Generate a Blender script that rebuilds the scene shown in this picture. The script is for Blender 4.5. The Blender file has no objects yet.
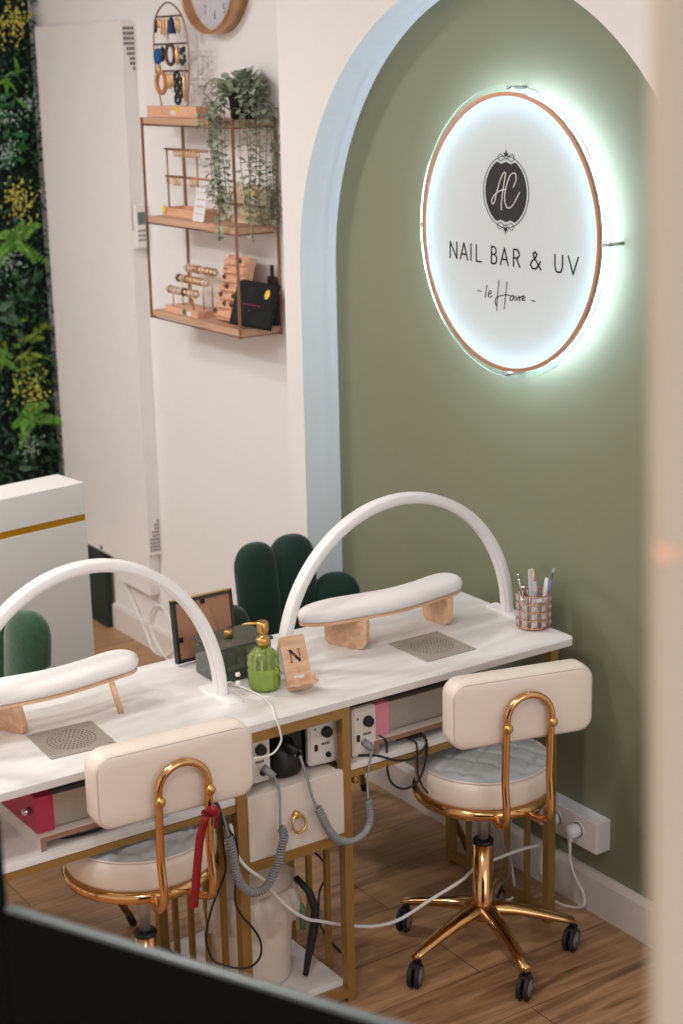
import bpy, bmesh, math, random
from mathutils import Vector, Matrix
PI=math.pi; rnd=random.Random(7)
scn=bpy.context.scene; COL=scn.collection
V=Vector
# ------------------------------------------------------------------ materials
def newmat(name):
    m=bpy.data.materials.new(name); m.use_nodes=True
    nt=m.node_tree; b=nt.nodes['Principled BSDF']; return m,nt,b
def lin(c):
    return tuple(((x/255)/12.92 if x/255<=.04045 else ((x/255+.055)/1.055)**2.4) for x in c)
def M(name,rgb,rough=.5,metal=0,noise=.04,scale=30,bump=0,bscale=200,**kw):
    """sRGB 0-255 base colour, faint procedural mottling and optional bump"""
    m,nt,b=newmat(name); c=lin(rgb)
    b.inputs['Roughness'].default_value=rough; b.inputs['Metallic'].default_value=metal
    tc=nt.nodes.new('ShaderNodeTexCoord')
    n=nt.nodes.new('ShaderNodeTexNoise'); n.inputs['Scale'].default_value=scale; n.inputs['Detail'].default_value=4
    nt.links.new(tc.outputs['Object'],n.inputs['Vector'])
    r=nt.nodes.new('ShaderNodeMix'); r.data_type='RGBA'
    r.inputs[6].default_value=(*[x*(1-noise*2) for x in c],1); r.inputs[7].default_value=(*[min(1,x*(1+noise*2)) for x in c],1)
    nt.links.new(n.outputs['Fac'],r.inputs[0]); nt.links.new(r.outputs[2],b.inputs['Base Color'])
    if bump:
        n2=nt.nodes.new('ShaderNodeTexNoise'); n2.inputs['Scale'].default_value=bscale; n2.inputs['Detail'].default_value=3
        nt.links.new(tc.outputs['Object'],n2.inputs['Vector'])
        bp=nt.nodes.new('ShaderNodeBump'); bp.inputs['Strength'].default_value=bump; bp.inputs['Distance'].default_value=.002
        nt.links.new(n2.outputs['Fac'],bp.inputs['Height']); nt.links.new(bp.outputs['Normal'],b.inputs['Normal'])
    for k,v in kw.items(): b.inputs[k.replace('_',' ')].default_value=v
    return m
def emit(name,rgb,s):
    m,nt,b=newmat(name); b.inputs['Base Color'].default_value=(*lin(rgb),1)
    b.inputs['Emission Color'].default_value=(*lin(rgb),1); b.inputs['Emission Strength'].default_value=s; return m
def wood(name,a,bc,axis=1,scale=1.0,rough=.5):
    m,nt,b=newmat(name); b.inputs['Roughness'].default_value=rough
    tc=nt.nodes.new('ShaderNodeTexCoord'); mp=nt.nodes.new('ShaderNodeMapping')
    s=[60*scale]*3; s[axis]=4*scale; mp.inputs['Scale'].default_value=s
    n=nt.nodes.new('ShaderNodeTexNoise'); n.inputs['Scale'].default_value=1.0; n.inputs['Detail'].default_value=5; n.inputs['Distortion'].default_value=.6
    cr=nt.nodes.new('ShaderNodeValToRGB'); cr.color_ramp.elements[0].position=.35; cr.color_ramp.elements[1].position=.65
    cr.color_ramp.elements[0].color=(*lin(a),1); cr.color_ramp.elements[1].color=(*lin(bc),1)
    nt.links.new(tc.outputs['Object'],mp.inputs['Vector']); nt.links.new(mp.outputs['Vector'],n.inputs['Vector'])
    nt.links.new(n.outputs['Fac'],cr.inputs['Fac']); nt.links.new(cr.outputs['Color'],b.inputs['Base Color']); return m
def marble(name):
    m,nt,b=newmat(name); b.inputs['Roughness'].default_value=.38
    tc=nt.nodes.new('ShaderNodeTexCoord'); mp=nt.nodes.new('ShaderNodeMapping'); mp.inputs['Scale'].default_value=(1.3,5,5); mp.inputs['Rotation'].default_value=(0,0,.25)
    n=nt.nodes.new('ShaderNodeTexNoise'); n.inputs['Scale'].default_value=2.2; n.inputs['Detail'].default_value=7; n.inputs['Distortion'].default_value=1.2
    cr=nt.nodes.new('ShaderNodeValToRGB'); e=cr.color_ramp.elements
    e[0].position=.38; e[0].color=(*lin((220,214,210)),1); e[1].position=.62; e[1].color=(*lin((238,234,231)),1)
    k=e.new(.5); k.color=(*lin((226,221,217)),1)
    nt.links.new(tc.outputs['Object'],mp.inputs['Vector']); nt.links.new(mp.outputs['Vector'],n.inputs['Vector'])
    nt.links.new(n.outputs['Fac'],cr.inputs['Fac']); nt.links.new(cr.outputs['Color'],b.inputs['Base Color']); return m
def floor_mat():
    m,nt,b=newmat('oak_planks'); b.inputs['Roughness'].default_value=.42
    tc=nt.nodes.new('ShaderNodeTexCoord')
    br=nt.nodes.new('ShaderNodeTexBrick'); br.offset=.37; br.inputs['Scale'].default_value=1
    br.inputs['Brick Width'].default_value=1.2; br.inputs['Row Height'].default_value=.19; br.inputs['Mortar Size'].default_value=.0012
    br.inputs['Color1'].default_value=(.0,.0,.0,1); br.inputs['Color2'].default_value=(1,1,1,1); br.inputs['Mortar'].default_value=(0,0,0,1)
    nt.links.new(tc.outputs['Object'],br.inputs['Vector'])
    mp=nt.nodes.new('ShaderNodeMapping'); mp.inputs['Scale'].default_value=(2.2,22,22)
    nt.links.new(tc.outputs['Object'],mp.inputs['Vector'])
    n=nt.nodes.new('ShaderNodeTexNoise'); n.inputs['Scale'].default_value=1.4; n.inputs['Detail'].default_value=8; n.inputs['Distortion'].default_value=1.4
    nt.links.new(mp.outputs['Vector'],n.inputs['Vector'])
    n3=nt.nodes.new('ShaderNodeTexNoise'); n3.inputs['Scale'].default_value=3.5; n3.inputs['Detail'].default_value=3
    nt.links.new(tc.outputs['Object'],n3.inputs['Vector'])
    a=nt.nodes.new('ShaderNodeMath'); a.operation='MULTIPLY_ADD'; a.inputs[1].default_value=.18
    nt.links.new(br.outputs['Color'],a.inputs[0]); nt.links.new(n.outputs['Fac'],a.inputs[2])
    a2=nt.nodes.new('ShaderNodeMath'); a2.operation='MULTIPLY_ADD'; a2.inputs[1].default_value=.45
    nt.links.new(n3.outputs['Fac'],a2.inputs[0]); nt.links.new(a.outputs[0],a2.inputs[2])
    cr=nt.nodes.new('ShaderNodeValToRGB'); e=cr.color_ramp.elements
    e[0].position=.45; e[0].color=(*lin((98,70,48)),1); e[1].position=1.0; e[1].color=(*lin((188,148,110)),1)
    k=e.new(.7); k.color=(*lin((156,118,86)),1)
    nt.links.new(a2.outputs[0],cr.inputs['Fac'])
    mx=nt.nodes.new('ShaderNodeMix'); mx.data_type='RGBA'; mx.inputs[7].default_value=(*lin((70,50,36)),1)
    nt.links.new(br.outputs['Fac'],mx.inputs[0]); nt.links.new(cr.outputs['Color'],mx.inputs[6]); nt.links.new(mx.outputs[2],b.inputs['Base Color'])
    return m
def leafmat(name,rgb,v=.25,rough=.5):
    m,nt,b=newmat(name); c=lin(rgb); b.inputs['Roughness'].default_value=rough
    g=nt.nodes.new('ShaderNodeNewGeometry'); cr=nt.nodes.new('ShaderNodeValToRGB'); e=cr.color_ramp.elements
    e[0].color=(*[x*(1-v*1.6) for x in c],1); e[1].color=(*[min(1,x*(1+v*1.6)) for x in c],1)
    nt.links.new(g.outputs['Random Per Island'],cr.inputs['Fac']); nt.links.new(cr.outputs['Color'],b.inputs['Base Color'])
    return m
WHITE_WALL=M('wall_paint_white',(236,233,231),.75,noise=.006,scale=3)
REVEAL=M('reveal_daylight_tint',(236,243,249),.7,noise=.006,scale=3)  # arch reveal with the cool tint of daylight mixed into its colour
GREEN_WALL=M('wall_paint_sage',(128,132,106),.72,noise=.012,scale=4)
CEIL=M('ceiling_paint',(236,232,226),.8,noise=.005)
BASEB=M('skirting_paint',(226,218,212),.45,noise=.01)
MARBLE=marble('white_marble_laminate'); FLOOR=floor_mat()
LAMIN=M('white_laminate',(220,208,197),.45,noise=.02,scale=15)
CHIP=M('chipboard_edge',(150,112,92),.8,noise=.12,scale=400)
GOLDP=M('gold_painted_steel',(160,126,70),.4,metal=.45,noise=.03)
BRASS=M('polished_rose_gold',(216,172,120),.15,metal=1,noise=.01)
BRASS2=M('brushed_gold',(214,172,104),.3,metal=1,noise=.02)
COPPER=M('copper_wire',(170,128,104),.38,metal=.75,noise=.03)
CHROME=M('chrome',(200,200,202),.15,metal=1,noise=.01)
STEEL=M('brushed_steel',(182,174,166),.4,metal=.6,noise=.05,scale=60)
STEEL2=M('plain_steel_plate',(176,168,158),.45,metal=.35,noise=.05,scale=60)
LEATHER=M('cream_leatherette',(232,217,205),.42,noise=.012,scale=12,bump=.15,bscale=500)
SEATF=M('seat_top_grey_blue',(196,199,202),.28,noise=.03,scale=20,bump=.1,bscale=120)  # pale grey-blue seat top, smoother than the leatherette
PIPE=M('leather_seam',(176,160,150),.6)
BLACKP=M('black_plastic',(22,21,21),.42,noise=.05)
BLACKR=M('black_rubber',(28,27,27),.6,noise=.05)
GREYP=M('grey_cord_rubber',(140,141,142),.5,noise=.02)
GREYW=M('caster_grey',(120,118,114),.45)
WHITEP=M('white_plastic',(238,234,232),.4,noise=.008)
WHITEL=M('white_lamp_enamel',(243,241,240),.35,noise=.005)
BOXP=M('offwhite_device_shell',(222,214,204),.45,noise=.02)
PINK=M('pink_tape',(226,140,156),.5,noise=.02)
MAG=M('magenta_tape',(178,46,76),.5,noise=.02)
BEECH=wood('pale_beech',(206,162,130),(226,186,154),axis=0,scale=1.0)
BEECHX=wood('pale_beech_shelf',(186,146,120),(208,168,140),axis=1,scale=1.0)
PINE=wood('pine_display',(214,160,128),(232,184,152),axis=1,scale=1.2)
PADW=M('white_pad_fabric',(240,234,231),.7,noise=.015,scale=20,bump=.25,bscale=300)
VELVET=M('dark_green_velvet',(14,48,38),.85,noise=.08,scale=25,Sheen_Weight=.35,Sheen_Roughness=.4)
VELVET2=M('fluffy_green_plush',(30,70,46),.95,noise=.25,scale=70,bump=.6,bscale=120,Sheen_Weight=.7,Sheen_Roughness=.5)
COUNTER=M('white_counter_laminate',(238,236,233),.5,noise=.008)
GOLDS=M('gold_inlay_strip',(206,150,28),.4,metal=.35,noise=.03)
KRAFT=M('kraft_hardboard',(170,122,96),.8,noise=.06,scale=150)
RED=M('red_satin_ribbon',(140,16,30),.45,noise=.08)
DARKG=M('dark_green_panel',(16,40,34),.55,noise=.05)
CLOTHB=M('black_cloth',(24,23,26),.9,noise=.1,bump=.3,bscale=400)
YELLOW=M('yellow_sticker',(240,204,56),.5,noise=.01)
ORANGE=M('orange_tag',(222,120,90),.6)
INK=M('black_ink',(20,20,24),.5,noise=.02)
PRINTW=M('white_print',(225,225,226),.5)
NAVY=M('navy_tassel',(38,60,96),.8,noise=.15,scale=200)
JET=M('jet_beads',(30,32,38),.3)
GOLDJ=M('gold_jewellery',(214,174,128),.3,metal=.6,noise=.08,scale=200)
PEARL=M('pearl_beads',(226,206,190),.3)
AMBER=M('tan_leather_hoop',(190,128,84),.5,noise=.1)
CANVAS=wood('driftwood_board',(190,168,142),(216,196,170),axis=1,scale=.6)
LINER=M('bin_liner_plastic',(226,212,200),.35,noise=.03,Transmission_Weight=.15)
BINP=M('cream_bin_plastic',(232,220,206),.45,noise=.02)
LIDP=M('bin_lid_plastic',(196,182,168),.4,noise=.03)
GREENP=M('green_plastic',(96,120,84),.5)
SCREEN=M('lcd_grey_green',(104,122,120),.25)
CLOCKF=M('clock_face_grey',(196,198,206),.35,noise=.1,scale=25)
CLOCKR=M('clock_rim_brass',(196,150,112),.35,metal=.6,noise=.03)
SIGNRING=M('sign_copper_ring',(190,140,112),.3,metal=.85,noise=.02)
RAILB=M('black_rail_paint',(10,11,9),.9,noise=.05,Specular_IOR_Level=.1)
RAILC=M('rail_grey_cap',(96,104,104),.3,noise=.03)
FRAMEP=M('beige_post_paint',(176,158,140),.6,noise=.015,scale=8)
PEACH=M('peach_latch',(226,170,140),.5)
POT=M('black_pot',(30,32,33),.5)
LEAF=leafmat('ivy_leaf',(158,168,146),.2); STEM=M('green_stem',(104,120,84),.6)
LF_D=leafmat('dark_box_leaf',(40,72,52),.5); LF_M=leafmat('mid_green_leaf',(34,88,40),.35); LF_L=leafmat('lime_fern_leaf',(96,150,52),.25)
LF_Y=leafmat('yellow_flower',(194,188,84),.25); LF_W=leafmat('white_tiny_flower',(170,190,178),.2); LF_O=leafmat('olive_leaf',(110,130,36),.3)
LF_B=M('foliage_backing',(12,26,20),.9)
def glass(name,rgb,rough=.05,ior=1.45):
    m,nt,b=newmat(name); b.inputs['Base Color'].default_value=(*lin(rgb),1); b.inputs['Roughness'].default_value=rough
    b.inputs['Transmission Weight'].default_value=1; b.inputs['IOR'].default_value=ior; return m
GLASSG=M('green_glass',(206,226,140),.06,noise=.02,Transmission_Weight=.82); GLASSK=M('smoked_glass',(128,138,126),.08,noise=.02,Transmission_Weight=.7)
CRYST=M('crystal_facets',(222,210,204),.08,noise=.2,scale=120,Transmission_Weight=.4)
def acrylic_face():
    m,nt,b=newmat('opal_acrylic'); b.inputs['Base Color'].default_value=(*lin((236,236,240)),1); b.inputs['Roughness'].default_value=.25
    tr=nt.nodes.new('ShaderNodeBsdfTranslucent'); tr.inputs['Color'].default_value=(.80,1,1,1)
    mx=nt.nodes.new('ShaderNodeMixShader'); mx.inputs[0].default_value=.27
    o=nt.nodes['Material Output']
    nt.links.new(b.outputs[0],mx.inputs[1]); nt.links.new(tr.outputs[0],mx.inputs[2]); nt.links.new(mx.outputs[0],o.inputs['Surface']); return m
OPAL=acrylic_face()
ACRYL=glass('clear_acrylic',(235,250,250),.02,1.3)
LED=emit('cool_led',(206,229,255),34)
BULB=emit('ceiling_lamp_glow',(255,232,208),1)
# ------------------------------------------------------------------ mesh builder
class MB:
    def __init__(s): s.bm=bmesh.new(); s.mi=0
    def _tag(s,fs):
        for f in fs: f.material_index=s.mi
    def box(s,a,b,bev=0,seg=2,rot=None,c=None):
        """axis box from corner a to corner b"""
        a=V(a);b=V(b); ce=(a+b)/2; d=b-a
        t=bmesh.new(); bmesh.ops.create_cube(t,size=1)
        for v in t.verts: v.co=V((v.co.x*d.x,v.co.y*d.y,v.co.z*d.z))
        if bev: bmesh.ops.bevel(t,geom=list(t.edges),offset=min(bev,abs(min(d,key=abs))*.49),segments=seg,profile=.5,affect='EDGES')
        if rot is not None:
            for v in t.verts: v.co=rot@v.co
        for v in t.verts: v.co+=ce
        s.merge(t); return s
    def obox(s,ce,d,R,bev=0,seg=2):
        d=V(d)/2; 
        t=bmesh.new(); bmesh.ops.create_cube(t,size=2)
        for v in t.verts: v.co=V((v.co.x*d.x,v.co.y*d.y,v.co.z*d.z))
        if bev: bmesh.ops.bevel(t,geom=list(t.edges),offset=bev,segments=seg,profile=.5,affect='EDGES')
        for v in t.verts: v.co=R@v.co+V(ce)
        s.merge(t); return s
    def merge(s,t):
        mp={}
        for v in t.verts: mp[v]=s.bm.verts.new(v.co)
        for f in t.faces:
            try:
                nf=s.bm.faces.new([mp[v] for v in f.verts]); nf.material_index=s.mi; nf.smooth=f.smooth
            except ValueError: pass
        t.free()
    def tube(s,pts,r,n=8,closed=False,caps=True):
        pts=[V(p) for p in pts]; N=len(pts)
        rr=r if isinstance(r,(list,tuple)) else [r]*N
        rings=[]; up=None
        for i,p in enumerate(pts):
            if closed: t=pts[(i+1)%N]-pts[i-1]
            else: t=(pts[min(i+1,N-1)]-pts[max(i-1,0)])
            if t.length<1e-9: t=V((0,0,1))
            t.normalize()
            if up is None:
                up=t.orthogonal().normalized()
            else:
                up=(up-t*up.dot(t))
                up=up.normalized() if up.length>1e-6 else t.orthogonal().normalized()
            b=t.cross(up)
            rings.append([s.bm.verts.new(p+(up*math.cos(2*PI*k/n)+b*math.sin(2*PI*k/n))*rr[i]) for k in range(n)])
        m=N if closed else N-1
        for i in range(m):
            A=rings[i];B=rings[(i+1)%N]
            if closed and i==N-1:
                # align seam
                o=min(range(n),key=lambda q:(A[0].co-B[q].co).length); B=B[o:]+B[:o]
            for k in range(n):
                f=s.bm.faces.new([A[k],A[(k+1)%n],B[(k+1)%n],B[k]]); f.smooth=True; f.material_index=s.mi
        if not closed and caps:
            for R_ in (rings[0][::-1],rings[-1]):
                f=s.bm.faces.new(R_); f.material_index=s.mi
        return s
    def cyl(s,a,b,r,r2=None,n=16):
        return s.tube([a,b],[r,r if r2 is None else r2],n)
    def lathe(s,prof,c=(0,0,0),n=32,axis='z',R=None,smooth=True,ysc=1):
        c=V(c); rings=[]
        for (r,z) in prof:
            ring=[]
            for k in range(1 if r<1e-6 else n):
                a=2*PI*k/n; p=V((r*math.cos(a),r*math.sin(a)*ysc,z))
                if axis=='x': p=V((p.z,p.x,p.y))
                if axis=='y': p=V((p.x,p.z,p.y))
                if R is not None: p=R@p
                ring.append(s.bm.verts.new(c+p))
            rings.append(ring)
        for i in range(len(rings)-1):
            A_,B_=rings[i],rings[i+1]
            if len(A_)==1 and len(B_)==1: continue
            flatcap=(len(A_)==1 or len(B_)==1) and abs(prof[i][1]-prof[i+1][1])<1e-6
            for k in range(n):
                if len(A_)==1: q=[A_[0],B_[(k+1)%n],B_[k]]
                elif len(B_)==1: q=[A_[k],A_[(k+1)%n],B_[0]]
                else: q=[A_[k],A_[(k+1)%n],B_[(k+1)%n],B_[k]]
                f=s.bm.faces.new(q); f.smooth=smooth and not flatcap; f.material_index=s.mi
        for R_,q in ((rings[0],prof[0]),(rings[-1],prof[-1])):
            if q[0]>1e-5 and tuple(prof[0])!=tuple(prof[-1]):
                f=s.bm.faces.new(R_); f.material_index=s.mi
        return s
    def prism(s,poly,f0,f1,to3):
        """poly 2D list; to3(u,v,w)->3D; w from f0 to f1"""
        A=[s.bm.verts.new(to3(u,v,f0)) for u,v in poly]; B=[s.bm.verts.new(to3(u,v,f1)) for u,v in poly]
        n=len(poly)
        for f in (s.bm.faces.new(A[::-1]),s.bm.faces.new(B)): f.material_index=s.mi
        for k in range(n):
            f=s.bm.faces.new([A[k],A[(k+1)%n],B[(k+1)%n],B[k]]); f.material_index=s.mi
        return s
    def ball(s,c,r,sx=1,sy=1,sz=1,sub=2):
        t=bmesh.new(); bmesh.ops.create_icosphere(t,subdivisions=sub,radius=r)
        for v in t.verts: v.co=V((v.co.x*sx,v.co.y*sy,v.co.z*sz))+V(c)
        for f in t.faces: f.smooth=True
        s.merge(t); return s
    def leaf(s,p,d,up,L,W,fold=.25,round_=False):
        p=V(p); d=V(d).normalized(); up=V(up); side=d.cross(up)
        if side.length<1e-4: side=d.orthogonal()
        side.normalize(); nrm=side.cross(d)
        a=s.bm.verts.new(p); e=s.bm.verts.new(p+d*L-nrm*L*.12)
        m1=.42; w=W/2
        vs=[]
        if round_: prof=((.25,.8),(.6,1),(.88,.6))
        else: prof=((.35,1),(.75,.55))
        Lf=[s.bm.verts.new(p+d*L*t+side*w*k+nrm*W*fold*k*.5) for t,k in prof]
        Rt=[s.bm.verts.new(p+d*L*t-side*w*k+nrm*W*fold*k*.5) for t,k in prof]
        mid=s.bm.verts.new(p+d*L*.5)
        for ch in ([a]+Lf+[e,mid],[a,mid,e]+Rt[::-1]):
            f=s.bm.faces.new(ch); f.material_index=s.mi; f.smooth=False
        return s
WM={}
def setp(o,label=None,cat=None,group=None,kind=None):
    if label: o['label']=label
    if cat: o['category']=cat
    if group: o['group']=group
    if kind: o['kind']=kind
    return o
def build(name,mb,mat,parent=None,label=None,cat=None,group=None,kind=None,smooth=None,world=True,bevel=0):
    bm=mb.bm
    bmesh.ops.recalc_face_normals(bm,faces=bm.faces)
    me=bpy.data.meshes.new(name)
    if parent is None:
        xs=[v.co for v in bm.verts]
        lo=V([min(c[i] for c in xs) for i in range(3)]); hi=V([max(c[i] for c in xs) for i in range(3)])
        org=V(((lo.x+hi.x)/2,(lo.y+hi.y)/2,lo.z)); 
        for v in bm.verts: v.co-=org
        mw=Matrix.Translation(org)
    else:
        mw=WM[parent]
        if world:
            inv=mw.inverted()
            for v in bm.verts: v.co=inv@v.co
    if smooth is not None:
        for f in bm.faces: f.smooth=smooth
    bm.to_mesh(me); bm.free()
    for m in (mat if isinstance(mat,(list,tuple)) else [mat]): me.materials.append(m)
    o=bpy.data.objects.new(name,me); COL.objects.link(o)
    if parent is None: o.location=mw.translation
    else: o.parent=parent
    WM[o]=mw
    if bevel:
        b=o.modifiers.new('bev','BEVEL'); b.width=bevel; b.segments=2; b.limit_method='ANGLE'
    return setp(o,label,cat,group,kind)
def thing(name,label,cat,loc,rz=0,group=None):
    o=bpy.data.objects.new(name,None); COL.objects.link(o); o.empty_display_size=.05
    o.location=loc; o.rotation_euler=(0,0,rz)
    WM[o]=Matrix.Translation(V(loc))@Matrix.Rotation(rz,4,'Z')
    return setp(o,label,cat,group)
def struct(name,mb,mat,parent=None,**k):
    return build(name,mb,mat,parent,kind=None if parent else 'structure',**k)
def dup(root,loc,rz,label=None,cat=None):
    r=root.copy(); COL.objects.link(r); r.location=loc; r.rotation_euler=(0,0,rz)
    WM[r]=Matrix.Translation(V(loc))@Matrix.Rotation(rz,4,'Z')
    if label: r['label']=label
    def rec(a,b):
        for ch in [o for o in list(bpy.data.objects) if o.parent==a]:
            c=ch.copy(); COL.objects.link(c); c.parent=b; WM[c]=WM[r]; rec(ch,c)
    rec(root,r); return r
def bez(pts,n=10):
    """smooth curve (Catmull-Rom) through pts"""
    P=[V(p) for p in pts]; P=[P[0]*2-P[1]]+P+[P[-1]*2-P[-2]]; out=[]
    for i in range(1,len(P)-2):
        a,b,c,d=P[i-1:i+3]
        for k in range(n):
            t=k/n; out.append(.5*((2*b)+(c-a)*t+(2*a-5*b+4*c-d)*t*t+(3*b-a-3*c+d)*t**3))
    out.append(P[-2]); return out
def rrect(w,h,r,n=6,cx=0,cy=0):
    out=[]
    for (sx,sy,a0) in ((1,1,0),(-1,1,90),(-1,-1,180),(1,-1,270)):
        for k in range(n+1):
            a=math.radians(a0+90*k/n); out.append((cx+sx*(w/2-r)+r*math.cos(a),cy+sy*(h/2-r)+r*math.sin(a)))
    return out
def xy(u,v,w): return V((u,v,w))
def xz(u,v,w): return V((u,w,v))
def yz(u,v,w): return V((w,u,v))
# ------------------------------------------------------------------ room shell
CEZ=3.0
struct('floor',MB().box((-2.2,-1.4,-.06),(2.72,6.2,0)),FLOOR)
struct('ceiling',MB().box((-2.2,-1.4,CEZ),(2.72,6.2,CEZ+.06)),CEIL)
struct('wall_left',MB().box((-2.2,-1.4,0),(-2.1,6.1,CEZ)),WHITE_WALL)
struct('wall_back',MB().box((-2.1,6.05,0),(2.72,6.15,CEZ)),WHITE_WALL)
struct('wall_niche',MB().box((2.645,-1.3,0),(2.72,4.03,CEZ)),GREEN_WALL)
struct('wall_recess',MB().box((2.65,4.03,0),(2.72,6.05,CEZ)),WHITE_WALL)
# false wall with the arched opening
yc,zc,ra,rb,XF=3.196,1.56,.797,.774,2.522
poly=[(-1.3,0),(yc-ra,0)]
for k in range(49):
    a=PI-PI*k/48; poly.append((yc+ra*math.cos(a),zc+rb*math.sin(a)))
poly+=[(yc+ra,0),(4.08,0),(4.08,CEZ),(-1.3,CEZ)]
mb=MB().prism(poly,XF,2.645,yz)
for f in mb.bm.faces:
    c=f.calc_center_median()
    if abs(c.x-(XF+2.645)/2)<.005 and yc-ra-.01<c.y<yc+ra+.01 and c.z<2.6 and c.z>.01 : f.material_index=1
struct('wall_right',mb,[WHITE_WALL,REVEAL])
mb=MB(); mb.prism([(0,0),(.016,0),(.016,.098),(.010,.115),(0,.115)],2.401,3.991,lambda u,v,w:V((2.645-u,w,v)))
struct('baseboard_niche',mb,BASEB)
mb=MB(); mb.prism([(0,0),(.014,0),(.014,.09),(.009,.1),(0,.1)],4.082,6.048,lambda u,v,w:V((2.65-u,w,v)))
struct('baseboard_recess',mb,BASEB)
# front (shop window) wall behind the camera
mb=MB(); mb.box((-2.1,-1.4,0),(2.72,-1.3,.5)); mb.box((-2.1,-1.4,2.7),(2.72,-1.3,CEZ)); mb.box((-2.1,-1.4,.5),(-1.7,-1.3,2.7)); mb.box((2.3,-1.4,.5),(2.72,-1.3,2.7))
struct('wall_front',mb,WHITE_WALL)
# ------------------------------------------------------------------ foliage wall panel (left, end wall)
pf=thing('foliage_wall_panel','tall artificial green foliage panel with ferns and yellow flowers on the end wall','wall plant',(2.0,6.04,.3))
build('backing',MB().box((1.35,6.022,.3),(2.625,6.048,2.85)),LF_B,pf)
def carpet():
    mb=MB()
    for i in range(9000):
        x=rnd.uniform(1.75,2.632); z=rnd.uniform(.35,2.84); y=6.02-rnd.uniform(0,.045)
        if x<2.1 and rnd.random()<.6: continue
        d=V((rnd.uniform(-1,1),-rnd.uniform(.3,1.1),rnd.uniform(-1,1)))
        mb.mi=0 if rnd.random()<.8 else 1
        mb.leaf((x,y,z),d,(rnd.uniform(-1,1),-1,rnd.uniform(-.5,1)),rnd.uniform(.014,.026),rnd.uniform(.009,.016),round_=True)
    return mb
build('small_leaf_carpet',carpet(),[LF_D,LF_M],pf,kind='stuff')
def frond(mb,p,d,L,w=.035):
    p=V(p); d=V(d).normalized(); pts=[]
    for k in range(15):
        t=k/14; q=p+d*L*t+V((0,0,-L*.45*t*t)); pts.append(q)
    for k in range(1,15):
        t=k/14; tan=(pts[k]-pts[k-1]).normalized(); side=tan.cross(V((0,-1,.3))).normalized()
        for sg in (-1,1):
            mb.leaf(pts[k],side*sg+tan*.45,(0,-1,.2),w*(1-t*.7)*1.0,.009,.1)
    mb.tube(pts,.0012,4)
def fern(x,z,n,L,name='fern'):
    mb=MB()
    for k in range(n):
        a=rnd.uniform(-1.1,1.2); frond(mb,(x+rnd.uniform(-.03,.03),5.985,z+rnd.uniform(-.03,.03)),(a,-rnd.uniform(.25,.6),rnd.uniform(-.3,.9)),L*rnd.uniform(.7,1.1))
    build(name,mb,LF_L,pf)
for (x,z) in ((2.49,1.47),(2.5,.80),(2.30,1.1),(2.2,1.9)): fern(x,z,9,.17)
def broad(x,z,n,L,W,mat,up=.4,name='broad_leaves'):
    mb=MB()
    for k in range(n):
        d=V((rnd.uniform(-1,1),-rnd.uniform(.2,.7),rnd.uniform(-.6,1))); mb.leaf((x+rnd.uniform(-.05,.05),5.99,z+rnd.uniform(-.06,.06)),d,(0,-1,.4),L*rnd.uniform(.7,1.2),W*rnd.uniform(.7,1.1),.2)
    build(name,mb,mat,pf)
for (x,z,n,L,W,m) in ((2.53,2.07,7,.1,.022,LF_L),(2.48,1.93,9,.07,.03,LF_M),(2.52,1.83,7,.06,.035,LF_M),(2.53,1.33,8,.06,.032,LF_D),(2.45,1.30,6,.07,.03,LF_M),(2.46,1.05,14,.1,.02,LF_O),
    (2.52,1.16,12,.055,.025,LF_O),(2.44,2.0,8,.08,.03,LF_M),(2.40,1.2,10,.09,.035,LF_D),(2.55,.98,9,.06,.022,LF_M),(2.55,.66,8,.06,.03,LF_D),(2.48,.66,8,.07,.03,LF_D),(2.3,1.6,9,.1,.03,LF_M),(2.49,.92,10,.09,.02,LF_M),(2.45,1.8,8,.06,.035,LF_D)): broad(x,z,n,L,W,m)
def flowers(x,z,n,R,mat,s=.009,name='flower_cluster'):
    mb=MB()
    for k in range(n):
        p=(x+rnd.gauss(0,R*.5),5.985-rnd.uniform(0,.06),z+rnd.gauss(0,R*.55))
        for j in range(3): mb.leaf(p,(rnd.uniform(-1,1),-.5,rnd.uniform(-1,1)),(0,-1,0),s,s*.8,.1,True)
    build(name,mb,mat,pf)
for (x,z) in ((2.525,2.31),(2.50,1.645),(2.50,.93),(2.28,2.1)): flowers(x,z,110,.075,LF_Y,.008,'yellow_flower_cluster')
for (x,z) in ((2.47,1.83),(2.47,1.96),(2.47,.70),(2.58,2.0),(2.44,1.42)): flowers(x,z,60,.05,LF_W,.006,'white_flower_cluster')
# ------------------------------------------------------------------ tall wall-mounted air unit
ac=thing('air_curtain_unit','tall flat white wall-mounted air unit with punched end vents between foliage panel and jewellery shelf','wall unit',(2.626,5.56,.317))
build('casing',MB().box((2.603,5.222,.317),(2.65,5.93,2.285),.006),WHITEP,ac)
mb=MB()
mb.prism([(5.205,.40),(5.222,.40),(5.222,2.282),(5.205,2.282)],2.600,2.65,yz)
build('end_cap',mb,WHITEP,ac)
def holes(z0,flip):
    mb=MB()
    for r in range(9):
        for c in range(4):
            if (c+ (r if flip else 8-r))<5 and False: continue
            keep = (r<=3+2*c) if flip else (r<=3+2*c)
            if not keep: continue
            x=2.607+c*.0105 if not flip else 2.607+c*.0105
            z=z0+r*.0135 if not flip else z0-r*.0165
            if flip: mb.box((x,5.2035,z-.008),(x+.007,5.2055,z+.002))
            else: mb.box((x+.0,5.2035,z),(x+.0055,5.2055,z+.008))
    return mb
HOLE=M('vent_hole_dark',(96,84,80),.9)
build('vent_grille',holes(2.262,True),HOLE,ac); build('vent_grille',holes(.415,False),HOLE,ac)
build('lower_duct',MB().box((2.608,5.235,.235),(2.65,5.50,.317),.003),WHITEP,ac)
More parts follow.
